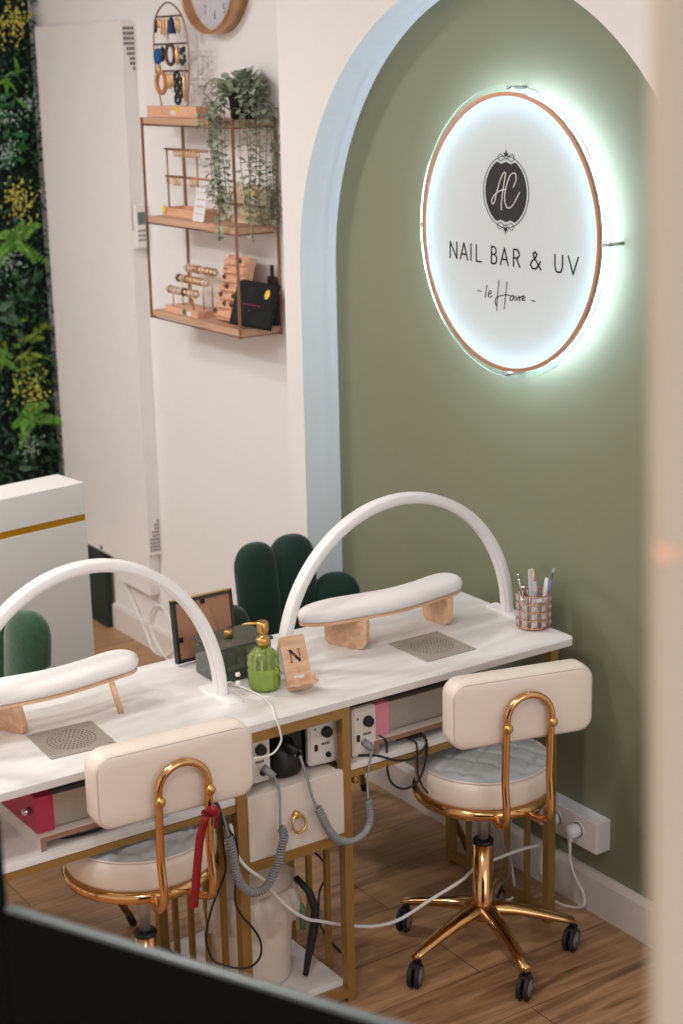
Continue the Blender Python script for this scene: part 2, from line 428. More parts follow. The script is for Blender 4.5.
mb=MB(); mb.lathe([(0,0),(.008,0),(.008,.003),(0,.004)],(2.603,5.62,.335),12,'x',R=Matrix.Rotation(PI,3,'Z')); build('screw',mb,BLACKP,ac)
# remote control on the unit's end
rc=thing('remote_control','white remote control with grey display held on the end of the tall wall unit','remote',(2.62,5.19,1.53))
build('holder',MB().box((2.600,5.188,1.52),(2.65,5.205,1.58),.002),WHITEP,rc)
build('body',MB().box((2.598,5.166,1.525),(2.640,5.187,1.675),.004),WHITEP,rc)
build('display',MB().box((2.6055,5.1645,1.605),(2.633,5.1665,1.648)),SCREEN,rc)
for i in range(3):
    for j in range(3):
        build('button',MB().box((2.606+i*.0095,5.1645,1.548+j*.016),(2.6125+i*.0095,5.1665,1.556+j*.016)),GREYP,rc)
# ------------------------------------------------------------------ wall clock
cl=thing('wall_clock','round wall clock with deep copper rim and grey face above the jewellery shelf','clock',(2.65,4.61,2.225))
CY,CZ,CR=4.600,2.40,.175
mb=MB(); mb.lathe([(CR,0),(CR,-.057),(CR-.002,-.06),(CR-.007,-.06),(CR-.009,-.057),(CR-.009,0)],(2.65,CY,CZ),48,'x'); build('rim',mb,CLOCKR,cl)
mb=MB(); mb.lathe([(0,-.026),(CR-.009,-.026),(CR-.009,0),(0,0)],(2.65,CY,CZ),48,'x'); build('face',mb,CLOCKF,cl)
def strokes(mb,lines,to3,r,n=6):
    for L in lines: mb.tube([to3(*q) for q in L],r,n)
DIG={'1':[[(0,0),(0,1)]],'2':[[(0,.8),(.3,1),(.6,.8),(0,0),(.6,0)]],'3':[[(0,1),(.6,1),(.2,.55),(.6,.3),(.3,0),(0,.1)]],'4':[[(.5,0),(.5,1),(0,.3),(.6,.3)]],'5':[[(.6,1),(0,1),(0,.55),(.5,.55),(.6,.25),(.3,0),(0,.1)]],
 '6':[[(.5,1),(.1,.5),(0,.2),(.3,0),(.6,.2),(.3,.5),(.05,.3)]],'7':[[(0,1),(.6,1),(.2,0)]],'8':[[(.3,.5),(.05,.75),(.3,1),(.55,.75),(.3,.5),(0,.25),(.3,0),(.6,.25),(.3,.5)]],'9':[[(.5,.6),(.2,.5),(.05,.75),(.3,1),(.55,.8),(.3,0)]],'0':[[(.3,0),(0,.3),(0,.7),(.3,1),(.6,.7),(.6,.3),(.3,0)]]}
mb=MB()
for h in range(1,13):
    a=PI/2-h*PI/6; u,v=.118*math.cos(a),.118*math.sin(a); t=str(h); w=.016
    for i,ch in enumerate(t):
        strokes(mb,DIG[ch],lambda p,q:V((2.6235,CY-(u-.01*len(t)+i*.018+p*w),CZ+v-.013+q*.026)),.0012,5)
build('numerals',mb,M('clock_numeral_grey',(110,108,116),.5),cl)
mb=MB(); mb.tube([(2.621,CY,CZ),(2.621,CY+.05,CZ+.055)],.0025,6); mb.tube([(2.619,CY,CZ),(2.619,CY-.07,CZ+.06)],.0018,6); build('hands',mb,BLACKP,cl)
# ------------------------------------------------------------------ jewellery shelf
SX,SY0,SY1=2.498,4.307,4.888
sh=thing('wall_shelf','three-tier beech and copper wire wall shelf holding jewellery displays','shelf',(2.575,4.6,1.33))
for z in (1.352,1.660,1.974):
    build('shelf_board',MB().box((SX+.003,SY0,z-.02),(2.65,SY1,z),.0015),BEECHX,sh)
for (x,y) in ((SX,SY0),(SX,SY1),(2.645,SY0),(2.645,SY1-.0)):
    build('post',MB().box((x-.0035,y-.0035,1.325),(x+.0035,y+.0035,1.975)),COPPER,sh)
for z in (1.329,1.638,1.951):
    mb=MB(); mb.tube([(SX,SY0,z),(SX,SY1,z),(2.645,SY1,z),(2.645,SY0,z)],.0028,6,closed=True); build('wire_rail',mb,COPPER,sh)
# --- top tier: tall looped earring stand
ZT=1.974
es=thing('earring_stand','tall copper loop earring stand with three bars on a pine block, top shelf','jewellery stand',(2.565,4.77,ZT))
build('base_block',MB().box((2.54,4.60,ZT),(2.59,4.93,ZT+.035),.002),PINE,es)
pts=[(2.565,4.87,ZT+.03),(2.565,4.885,ZT+.08),(2.565,4.905,ZT+.18),(2.565,4.90,ZT+.27),(2.565,4.87,ZT+.325),(2.565,4.80,ZT+.352),(2.565,4.73,ZT+.325),(2.565,4.69,ZT+.27),(2.565,4.675,ZT+.18),(2.565,4.69,ZT+.08),(2.565,4.70,ZT+.03)]
pts=[V((p[0],p[1],p[2]))for p in pts]
build('loop_frame',MB().tube(bez(pts,8),.0028,8),COPPER,es)
BARS=((ZT+.143,4.683,4.900),(ZT+.226,4.680,4.905),(ZT+.310,4.714,4.885))
for z,y0,y1 in BARS: build('bar',MB().box((2.562,y0,z-.003),(2.568,y1,z+.003)),M('bronze_bar',(104,76,66),.4,metal=.6),es)
build('price_sticker',MB().box((2.5385,4.735,ZT+.006),(2.5400,4.765,ZT+.022)),PRINTW,es); build('price_sticker',MB().box((2.5385,4.715,ZT+.016),(2.5400,4.735,ZT+.034)),YELLOW,es)
def hoop(y,z,r,mat,thick=.004,name='hoop_earring',x=2.558,label=None,group=None,sz=1.1):
    mb=MB(); mb.tube([(x,y+r*math.cos(a),z-r*sz+r*sz*math.sin(a)) for a in [2*PI*k/20 for k in range(20)]],thick,6,closed=True); mb.tube([(x,y,z+.004),(x,y,z-.002)],.001,4)
    return build(name,mb,mat,label=label,cat='earring',group=group)
def drop(y,z,L,w,mat,name='drop_earring',x=2.557,label=None,group=None):
    mb=MB(); mb.tube([(x,y,z+.003),(x,y,z-.006)],.001,4); mb.lathe([(.001,0),(w*.45,-L*.12),(w*.5,-L*.6),(w*.35,-L*.9),(0,-L)],(x,y,z-.004),8)
    return build(name,mb,mat,label=label,cat='earring',group=group)
zt=BARS[2][0]-.002
g='earrings on the top bar of the loop stand'
for y,L,w,m,n in ((4.872,.045,.012,JET,'dark feather'),(4.850,.03,.012,GOLDJ,0),(4.835,.05,.010,GOLDJ,0),(4.815,.055,.010,GOLDJ,0),(4.795,.07,.010,GOLDJ,0),(4.735,.04,.010,GOLDJ,0),(4.72,.05,.010,GOLDJ,0)):
    drop(y,zt,L,w,m,label='black drop earring at the far left of the stand\'s top bar' if n else 'slim gold drop earring hanging from the top bar of the loop stand',group=g)
mb=MB(); mb.lathe([(.002,0),(.009,-.010),(.014,-.042),(.015,-.052),(0,-.052)],(2.556,4.765,zt),12); build('tassel_earring',mb,NAVY,label='slate blue tassel earring hanging from the top bar',cat='earring',group=g)
zm=BARS[1][0]-.002; g='earrings on the middle bar of the loop stand'
mb=MB(); mb.ball((2.556,4.865,zm-.035),.026,.4,1,1); mb.tube([(2.556,4.865,zm),(2.556,4.865,zm-.02)],.001,4); build('pompom_earring',mb,M('cobalt_pompom',(28,84,150),.9,noise=.2,scale=200),label='cobalt blue pompom earring hanging from the middle bar',cat='earring',group=g)
drop(4.863,zm-.055,.035,.016,GOLDJ,label='gold drop hanging below the cobalt blue pompom earring',group=g)
drop(4.835,zm,.05,.016,JET,label='dark beaded drop earring beside the cobalt pompom',group=g)
hoop(4.785,zm,.028,M('tortoise_hoop',(86,62,54),.4,noise=.2,scale=100),.006,label='thick tortoiseshell hoop earring on the middle bar',group=g)
drop(4.735,zm,.060,.018,GOLDJ,label='wide gold drop earring on the middle bar',group=g)
mb=MB(); [mb.ball((2.556,4.700+rnd.uniform(-.014,.014),zm-.012-.045*rnd.random()),.009,.6,1,1,1) for k in range(9)]; build('cluster_earring',mb,JET,label='black flower cluster earring at the right end of the middle bar',cat='earring',group=g)
zb=BARS[0][0]-.002; g='earrings on the bottom bar of the loop stand'
hoop(4.855,zb,.030,AMBER,.0075,label='broad tan leather hoop earring on the bottom bar',group=g)
for y in (4.805,4.79,4.775): drop(y,zb,rnd.uniform(.045,.065),.010,GOLDJ,label='narrow gold drop earring at the middle of the bottom bar',group=g)
mb=MB(); [mb.tube([(2.555,4.735+(-1)**k*.008+.015*math.cos(a),zb-.016-k*.017+.015*math.sin(a)) for a in [2*PI*q/12 for q in range(12)]],.0055,5,closed=True) for k in range(5)]; build('chain_earring',mb,JET,label='black resin chain link earring on the bottom bar',cat='earring',group=g)
drop(4.698,zb,.09,.014,GOLDJ,label='long gold drop earring at the right end of the bottom bar',group=g)
# --- trailing plant
pl=thing('trailing_plant','trailing green potted plant with long vines hanging down both sides of the shelf','plant',(2.585,4.385,ZT))
mb=MB(); mb.lathe([(0,0),(.036,0),(.040,.004),(.047,.082),(.050,.085),(.050,.095),(.044,.095),(.042,.08),(0,.08)],(2.585,4.385,ZT+.001),28); build('pot',mb,POT,pl)
mb=MB()
for k in range(230):
    a=rnd.uniform(0,2*PI); r=rnd.uniform(0,.085); h=rnd.uniform(0,.075)*(1-(r/.1)**2)
    p=V((2.585+r*math.cos(a)*.75,4.385+r*math.sin(a),ZT+.078+h*.75))
    if p.x>2.635: p.x=2.63
    mb.leaf(p,(math.cos(a)*.6-.2,math.sin(a)*.8,rnd.uniform(-.5,.8)),(-.4,0,1),rnd.uniform(.022,.034),rnd.uniform(.022,.032),.2,True)
build('crown_foliage',mb,LEAF,pl)
def vine(pts):
    c=bez(pts,14); mb=MB(); mb.mi=1; mb.tube(c,.0012,4); mb.mi=0; acc=0
    for i in range(1,len(c)):
        acc+=(c[i]-c[i-1]).length
        if acc>.013:
            acc=0
            for q in range(2):
                a=rnd.uniform(0,2*PI); s=rnd.uniform(.6,1.2)
                mb.leaf(c[i],(math.cos(a),math.sin(a),rnd.uniform(-.9,.2)),(0,0,1),.024*s,.018*s,.2,True)
    for v in mb.bm.verts:
        if v.co.x>2.647: v.co.x=2.647
    build('vine',mb,[LEAF,STEM],pl)
for k in range(8):   # left bunch falls over the front edge
    y=4.315+.012*k+rnd.uniform(-.006,.006); zb_=1.60+rnd.uniform(0,.14)+(0 if k in (2,3,5) else .08); xx=2.487-rnd.uniform(0,.02)
    st=(2.56+rnd.uniform(-.02,.02),4.40+rnd.uniform(-.02,.03),ZT+.10)
    vine([st,(2.52,(4.40+y)/2+.01,ZT+.09+rnd.uniform(-.02,.02)),(xx,y+.01,ZT+.01),(xx-.005,y+rnd.uniform(-.012,.012),1.86),(xx,y+rnd.uniform(-.015,.015),1.74),(xx,y-.004,zb_)])
for k in range(8):  # right bunch falls past the end of the shelf
    x=2.508+.0165*k+rnd.uniform(-.005,.005); zb_=1.585+rnd.uniform(0,.14); y=4.285-rnd.uniform(0,.025)
    st=(2.59+rnd.uniform(-.02,.02),4.36+rnd.uniform(-.02,.01),ZT+.10)
    vine([st,((2.59+x)/2,4.33,ZT+.075+rnd.uniform(-.03,.02)),(x,y,ZT+.01),(x,y+rnd.uniform(-.012,.006),1.86),(x+rnd.uniform(-.012,.008),y-.004,1.74),(x,y,zb_)])
vine([(2.56,4.44,ZT+.10),(2.55,4.49,ZT+.12),(2.54,4.53,ZT+.10),(2.54,4.55,ZT+.075)])
vine([(2.56,4.42,ZT+.10),(2.54,4.46,ZT+.10),(2.50,4.49,ZT+.04),(2.487,4.49,ZT-.02)])
# --- middle tier: two-bar rack, card, boards
ZM=1.660
DY=.062
tr=thing('jewellery_rack','two-bar copper T rack in a pine tray, left half of the middle shelf','jewellery stand',(2.59,4.80,ZM))
mb=MB(); y0_,y1_=4.66,4.882
mb.box((2.555,y0_,ZM),(2.635,y1_,ZM+.006)); mb.box((2.555,y0_,ZM+.006),(2.562,y1_,ZM+.026)); mb.box((2.628,y0_,ZM+.006),(2.635,y1_,ZM+.026)); mb.box((2.562,y0_,ZM+.006),(2.628,y0_+.007,ZM+.026)); mb.box((2.562,y1_-.007,ZM+.006),(2.628,y1_,ZM+.026))
build('tray',mb,PINE,tr)
for y in (4.872,4.672): build('post',MB().cyl((2.575,y,ZM+.004),(2.575,y,ZM+.212),.003,n=8),COPPER,tr)
for z in (ZM+.212,ZM+.125): build('bar',MB().cyl((2.575,4.600,z),(2.575,4.884,z),.0042,n=8),COPPER,tr)
for i,(z,y) in enumerate([(ZM+.210,4.655+.019*k) for k in range(9)]+[(ZM+.123,y) for y in (4.69,4.705,4.79,4.805,4.82,4.862)]):
    hoop(y,z,.0085 if i<9 else .011,GOLDJ,.0022,x=2.571,label='small gold hoop earring hanging on the upper bar of the two-bar rack' if i<9 else 'small gold hoop earring hanging on the lower bar of the two-bar rack',group='hoops on the upper rack bar' if i<9 else 'hoops on the lower rack bar')
mb=MB(); mb.lathe([(0,0),(.012,0),(.012,.003),(0,.003)],(2.550,4.862,ZM+.022),16,'x'); build('price_tag',mb,YELLOW,label='round yellow price tag on the pine tray of the two-bar rack',cat='tag')
def card(y,x,ang,w,h,mat):
    R=Matrix.Rotation(math.radians(ang),3,'Y'); return R
ec=thing('earring_card','white card of small stud earrings leaning upright on the middle shelf','earring card',(2.53,4.57,ZM))
Rc=Matrix.Rotation(.22,3,'Y')
build('card',MB().obox((2.525,4.570,ZM+.052),(.002,.070,.104),Rc),PRINTW,ec)
for r in range(4):
    for c in range(4):
        p=V((2.525,4.570,ZM+.052))+Rc@V((-.002,-.021+c*.014,.038-r*.022)); build('stud_pair',MB().ball(p,.0032,.5,1.3,.8,sub=1),GOLDJ,ec)
cb=thing('display_board','pale driftwood display board with a yellow tag standing behind the hanging vines, middle shelf','display board',(2.62,4.42,ZM))
build('board',MB().box((2.618,4.325,ZM),(2.632,4.52,ZM+.115),.002),CANVAS,cb)
build('ledge',MB().box((2.597,4.33,ZM+.0),(2.618,4.515,ZM+.02),.001),CANVAS,cb)
build('ledge',MB().box((2.606,4.33,ZM+.052),(2.618,4.515,ZM+.057),.001),COPPER,cb)
mb=MB(); mb.lathe([(0,0),(.011,0),(.011,.002),(0,.002)],(2.600,4.385,ZM+.098),14,'x'); build('price_tag',mb,YELLOW,cb)
build('ring_box',MB().obox((2.590,4.53,ZM+.048),(.010,.05,.095),Matrix.Rotation(.3,3,'Y'),.002),CANVAS,label='narrow tan ring card leaning beside the white earring card',cat='earring card')
# --- bottom tier
ZB=1.352
bs=thing('bracelet_stand','pine stand with three raised gold bars carrying bracelets, bottom shelf','jewellery stand',(2.56,4.73,ZB))
build('base_block',MB().box((2.513,4.60,ZB),(2.60,4.82,ZB+.022),.0015),PINE,bs)
tiers=((2.525,.075,4.615,4.81),(2.555,.110,4.60,4.80),(2.588,.140,4.60,4.80))
for x,h,y0,y1 in tiers:
    for y in (y0+.03,y1-.03): build('post',MB().cyl((x,y,ZB+.02),(x,y,ZB+h),.0022,n=8),BRASS2,bs)
    build('bar',MB().cyl((x,y0-.006,ZB+h),(x,y1+.006,ZB+h),.0075,n=10),PEARL,bs)
mb=MB(); mb.lathe([(0,0),(.011,0),(.011,.002),(0,.002)],(2.5115,4.685,ZB+.013),14,'x'); build('round_sticker',mb,GREENP,bs); build('price_sticker',MB().box((2.5112,4.64,ZB+.004),(2.5128,4.665,ZB+.017)),PRINTW,bs)
for ti,(x,h,y0,y1) in enumerate(tiers):
    for k in range(8):
        y=y0+.012+k*(y1-y0-.024)/7; m=rnd.choice([GOLDJ,JET,GOLDJ,PEARL,JET,AMBER])
        mb=MB(); mb.tube([(x+.0105*math.cos(a),y+rnd.uniform(-.001,.001),ZB+h+.0105*math.sin(a)) for a in [2*PI*q/14 for q in range(14)]],.0035,5,closed=True)
        build('bracelet',mb,m,label='slim beaded bracelet looped on the %s bar of the bracelet stand'%('front','middle','back')[ti],cat='bracelet',group='bracelets on the %s bar'%('front','middle','back')[ti])
rb_=thing('ring_display','slanted pine board with ridges full of rings, between bracelet stand and black pouch','ring display',(2.56,4.47,ZB))
Rr=Matrix.Rotation(math.radians(16),3,'Y')@Matrix.Rotation(math.radians(-8),3,'Z'); rc0=V((2.575,4.455,ZB+.104))
build('board',MB().obox(rc0,(.028,.165,.205),Rr,.002),PINE,rb_)
for k in range(7): build('ridge',MB().obox(rc0+Rr@V((-.019,0,-.085+k*.0275)),(.012,.163,.018),Rr,.003),PINE,rb_)
for k in range(7):
    for c in range(rnd.choice([1,2,3])):
        p=rc0+Rr@V((-.029,-.070+rnd.random()*.14,-.078+k*.0275)); m=rnd.choice([GOLDJ,JET,GOLDJ,JET])
        mb=MB(); mb.tube([p+Rr@V((.001,.008*math.cos(a),.008*math.sin(a))) for a in [2*PI*q/12 for q in range(12)]],.0018,5,closed=True); mb.ball(p+Rr@V((-.003,0,0)),.0042,1,1.4,1,sub=1)
        build('ring',mb,m,label='small %s ring slotted in the slanted pine ring board'%('gold' if m is GOLDJ else 'black'),cat='ring',group='rings on the slanted board')
bg=thing('pouch','black cloth pouch with a yellow round sticker at the right end of the bottom shelf','pouch',(2.56,4.345,ZB))
Rb=Matrix.Rotation(math.radians(32),3,'Z')@Matrix.Rotation(math.radians(26),3,'Y')@Matrix.Rotation(.12,3,'X')
mb=MB(); t=bmesh.new(); bmesh.ops.create_grid(t,x_segments=12,y_segments=12,size=.5)
cp=V((2.556,4.312,ZB+.072)); 
def puff(sx):
    mb=MB()
    n=14; top=[];bot=[]
    for i in range(n+1):
        rt=[];rbm=[]
        for j in range(n+1):
            u=i/n-.5; v=j/n-.5; e=max(0,(1-(2*abs(u))**4)*(1-(2*abs(v))**4))**.5
            off=.011*e+.0025*math.sin(u*17+v*5)*e
            rt.append(mb.bm.verts.new(cp+Rb@V((-off,u*.15+.012*v,v*.145)))); rbm.append(mb.bm.verts.new(cp+Rb@V((.006*e,u*.15+.012*v,v*.145))))
        top.append(rt);bot.append(rbm)
    for G in (top,bot):
        for i in range(n):
            for j in range(n): f=mb.bm.faces.new([G[i][j],G[i+1][j],G[i+1][j+1],G[i][j+1]]); f.smooth=True
    bmesh.ops.remove_doubles(mb.bm,verts=mb.bm.verts,dist=.0003)
    return mb
build('cloth_body',puff(1),CLOTHB,bg); t.free()
mb=MB(); mb.lathe([(0,0),(.010,0),(.010,.0015),(0,.0015)],(0,0,0),16,'x'); 
for v in mb.bm.verts: v.co=cp+Rb@V((v.co.x-.014,v.co.y*.8-.040,v.co.z*1.5+.034))
build('round_sticker',mb,YELLOW,bg)
mb=MB(); strokes(mb,[[(k*.0042,.002*math.sin(k*2.3)) for k in range(16)],[(.028,-.016),(.033,-.020),(.028,-.02)]],lambda p,q:cp+Rb@V((-.0135,.035-p,q-.006)),.0009,4); build('pink_print',mb,M('pink_print',(190,60,110),.6),bg)
bb=thing('hairpin_stand','small black stand with an upright peg behind the black pouch','stand',(2.63,4.33,ZB))
build('peg',MB().box((2.628,4.322,ZB+.11),(2.635,4.335,ZB+.185),.001),BLACKP,bb); build('upright',MB().box((2.626,4.312,ZB),(2.640,4.35,ZB+.15),.002),BLACKP,bb)
# ------------------------------------------------------------------ illuminated sign
SYc,SZc,SR,SXf=3.145,1.7185,.338,2.585
sg=thing('illuminated_sign','round backlit white sign with copper ring and black lettering on the sage wall','sign',(2.60,SYc,SZc-SR))
mb=MB(); mb.lathe([(0,0),(SR-.006,0),(SR-.006,.004),(0,.004)],(SXf,SYc,SZc),96,'x'); build('face_disc',mb,OPAL,sg)
mb=MB(); mb.lathe([(SR-.009,-.004),(SR,-.004),(SR,.004),(SR-.009,.004),(SR-.009,-.004)],(SXf,SYc,SZc),128,'x',smooth=False); build('copper_ring',mb,SIGNRING,sg)
mb=MB(); mb.lathe([(SR+.001,.0),(SR+.016,.0),(SR+.016,.006),(SR+.001,.006),(SR+.001,.0)],(SXf+.002,SYc,SZc),128,'x',smooth=False); build('clear_rim',mb,ACRYL,sg)
mb=MB(); mb.tube([(SXf+.020,SYc+(SR-.010)*math.cos(a),SZc+(SR-.010)*math.sin(a)) for a in [2*PI*k/96 for k in range(96)]],.006,8,closed=True); build('led_strip',mb,LED,sg)
for a in (90,270,0,180):
    y=SYc+(SR+.009)*math.cos(math.radians(a)); z=SZc+(SR+.009)*math.sin(math.radians(a))
    build('standoff_pin',MB().cyl((SXf-.004,y,z),(2.646,y,z),.0045,n=10),CHROME,sg)
def cap(letters):
    return letters
def s1(cx,cy): return V((SXf-.0006,3.369-(cx-50)*.000838,1.6435+(cy)*.041))
GL=[('N',50,33,[[(0,0),(0,1),(1,0),(1,1)]]),('A',100,36,[[(0,0),(.5,1),(1,0)],[(.2,.33),(.8,.33)]]),('I',152,0,[[(0,0),(0,1)]]),('L',178,26,[[(0,1),(0,0),(1,0)]]),
 ('B',250,24,[[(0,0),(0,1),(.6,1),(.9,.85),(.9,.68),(.6,.55),(0,.55)],[(.6,.55),(1,.4),(1,.15),(.7,0),(0,0)]]),('A',292,36,[[(0,0),(.5,1),(1,0)],[(.2,.33),(.8,.33)]]),('R',352,28,[[(0,0),(0,1),(.6,1),(.9,.82),(.9,.65),(.6,.5),(0,.5)],[(.45,.5),(1,0)]]),
 ('&',428,46,[[(1,0),(.3,.72),(.25,.88),(.42,1),(.6,.88),(.5,.7),(.12,.42),(0,.22),(.2,.02),(.5,.02),(.75,.2),(.95,.48)]]),('U',534,32,[[(0,1),(0,.3),(.2,.04),(.5,0),(.8,.04),(1,.3),(1,1)]]),('V',590,42,[[(0,1),(.5,0),(1,1)]])]
def flat(mb,L,w,xo=.0006):
    """flat pen stroke lying on the sign face, points are already 3D"""
    for a,b in zip(L[:-1],L[1:]):
        d=(b-a)
        if d.length<1e-6: continue
        n=V((0,-d.z,d.y)).normalized()*w/2; e=d.normalized()*w*.3
        q=[mb.bm.verts.new(p) for p in (a-e+n,a-e-n,b+e-n,b+e+n)]; r=[mb.bm.verts.new(v.co-V((xo,0,0))) for v in q]
        for f in (q,r[::-1],[q[0],q[1],r[1],r[0]],[q[1],q[2],r[2],r[1]],[q[2],q[3],r[3],r[2]],[q[3],q[0],r[0],r[3]]): mb.bm.faces.new(f)
for ch,x0,w,Ls in GL:
    mb=MB()
    for i,L in enumerate(Ls): flat(mb,[s1(x0+u*w,v) for u,v in L],.0042)
    build('letter',mb,INK,sg)
def s2(cx,cy): return V((SXf-.0006,3.26-(cx-168)*.000852,1.569+(273+(cx-168)*.19-cy)*.00055))
mb=MB()
for L in ([(217,250),(211,282),(208,299),(211,304)],[(222,292),(236,285),(233,275),(225,280),(222,296),(230,304),(242,298)],[(272,230),(266,290),(262,365)],[(309,238),(303,290),(296,360)],[(262,345),(255,328),(262,305),(300,296),(325,300)],
    [(338,300),(327,304),(322,316),(332,322),(340,304),(342,322)],[(348,302),(353,322),(362,303)],[(364,306),(366,324),(367,310),(376,305)],[(377,316),(388,311),(385,303),(378,308),(378,322),(390,322)],[(172,272),(188,276)],[(416,324),(434,328)]):
    flat(mb,bez([s2(*p) for p in L],5),.0022)
build('script_lettering',mb,INK,sg)
# emblem
EY,EZ=3.147,1.820
mb=MB(); P=[]
for k in range(144):
    a=2*PI*k/144; u,v=.078*math.cos(a),.080*math.sin(a)
    if abs(u)<.036:
        v=math.copysign(min(abs(v),.0695+.0022*math.cos(abs(u)/.036*2*PI)),v)
    P.append((EY-u,EZ+v))
mb.prism(P,SXf-.0012,SXf-.0004,yz); build('emblem_oval',mb,INK,sg)
mb=MB()
flat(mb,[V((SXf-.0006,EY-.086*math.cos(2*PI*k/72),EZ+.086*math.sin(2*PI*k/72))) for k in range(73)],.0016)
for s_ in (1,-1):
    flat(mb,bez([V((SXf-.0006,EY+s_*q[0],EZ+q[1])) for q in ((0,.078),(.012,.086),(.026,.090),(.030,.080),(.020,.074),(.006,.080))],5),.0015)
    flat(mb,bez([V((SXf-.0006,EY+s_*q[0],EZ-q[1])) for q in ((0,.078),(.012,.086),(.026,.090),(.030,.080),(.020,.074),(.006,.080))],5),.0015)
for s_ in (1,-1):
    for dx,dz in ((0,.020),(.009,.011),(-.009,.011)):
        a=V((SXf-.0007,EY,EZ+s_*.084)); b=V((SXf-.0007,EY+dx,EZ+s_*(.084+dz))); n=V((0,-(b-a).z,(b-a).y)).normalized()*.003
        m_=(a+b)/2+V((0,0,0)); mb.bm.faces.new([mb.bm.verts.new(p) for p in (a,m_+n,b,m_-n)])
build('emblem_border',mb,INK,sg)
def s3(cx,cy): return V((SXf-.0016,EY-(cx-315)*.000445,EZ+(425+(cx-315)*.13-cy)*.000279))
mb=MB()
for L in ([(238,428),(212,455),(196,495),(206,522),(222,500),(238,430),(262,345),(285,282),(304,256),(316,268),(306,330),(291,430),(281,520),(281,580)],[(238,428),(270,410),(318,400)],[(380,388),(402,335),(402,282),(382,266),(355,285),(330,350),(312,430),(310,500),(325,550),(350,562),(385,530),(415,470),(436,430)]):
    mb.tube(bez([s3(*p) for p in L],6),.0017,6)
build('emblem_lettering',mb,PRINTW,sg)
# ------------------------------------------------------------------ double manicure desk
TZ=.76
dk=thing('manicure_desk','white marble-look double manicure desk on gold bar frames with a centre drawer','desk',(1.755,3.09,0))
mb=MB(); mb.prism(rrect(1.628,.472,.022,6,1.760,3.089),TZ-.018,TZ,xy); build('tabletop',mb,MARBLE,dk,bevel=.0015)
FY0,FY1=2.864,3.285
def leg(x0,x1,y0,y1,z0=0,z1=TZ-.018): build('frame_leg',MB().box((x0,y0,z0),(x1,y1,z1)),GOLDP,dk)
CX0,CX1=1.604,1.904
for (x0,x1) in ((CX0,CX0+.024),(CX1-.022,CX1)):
    leg(x0,x1,FY0-.008,FY0+.016); leg(x0,x1,FY1-.02,FY1)
for (x0,x1) in ((2.497,2.520),(.990,1.013)):
    leg(x0,x1,FY0-.006,FY0+.016); leg(x0,x1,FY1-.02,FY1)
# rails
def rail(a,b,n='frame_rail'): build(n,MB().box(a,b),GOLDP,dk)
rail((CX0+.024,FY0-.008,TZ-.043),(CX1-.022,FY0+.012,TZ-.018)); rail((CX0+.024,FY1-.02,TZ-.043),(CX1-.022,FY1,TZ-.018))
rail((CX0+.024,FY0-.008,.412),(CX1-.022,FY0+.012,.438)); rail((CX0+.024,FY0-.008,.012),(CX1-.022,FY0+.012,.036)); rail((CX0+.024,FY1-.02,.012),(CX1-.022,FY1,.036))
for x0 in (CX0,CX1-.02,2.498,.992):
    rail((x0+.002,FY0+.016,.560),(x0+.018,FY1-.02,.580)); rail((x0+.002,FY0+.016,.012),(x0+.018,FY1-.02,.034)); rail((x0+.002,FY0+.016,TZ-.04),(x0+.018,FY1-.02,TZ-.02))
    n=4
    for k in range(1,n+1):
        y=FY0+.008+(FY1-FY0-.018)*k/(n+1); build('upright_bar',MB().box((x0+.003,y-.006,.034),(x0+.015,y+.006,.560)),GOLDP,dk)
for x0,x1 in ((CX1,2.498),(1.012,CX0)):
    rail((x0,FY0-.004,.566),(x1,FY0+.012,.582)); rail((x0,FY1-.016,.566),(x1,FY1,.582))
    build('lower_shelf',MB().box((x0,FY0-.003,.583),(x1,FY1-.003,.598),.001),MARBLE,dk)
build('adjuster_knob',MB().lathe([(0,0),(.009,.002),(.009,.012),(.005,.016),(.005,.02)],(CX1+.018,FY0+.004,.546),12),GOLDP,dk)
build('bottom_shelf',MB().box((CX0+.024,FY0+.012,.036),(CX1-.022,FY1-.02,.053),.001),MARBLE,dk)
dr=build('drawer',MB().box((CX0+.026,FY0-.012,.440),(CX1-.024,FY0+.004,.594),.0015).box((CX0+.03,FY0+.004,.446),(CX1-.028,FY1-.03,.590)),LAMIN,dk)
mb=MB(); mb.lathe([(0,0),(.009,0),(.009,.008),(.006,.012),(0,.012)],(1.750,FY0-.012,.524),16,'y',R=Matrix.Rotation(PI,3,'Z')); mb.tube([(1.750+.017*math.cos(a),FY0-.026+.004*math.sin(a),.506+.020*math.sin(a)) for a in [2*PI*k/28 for k in range(28)]],.0032,8,closed=True)
build('ring_pull',mb,BRASS2,dr)
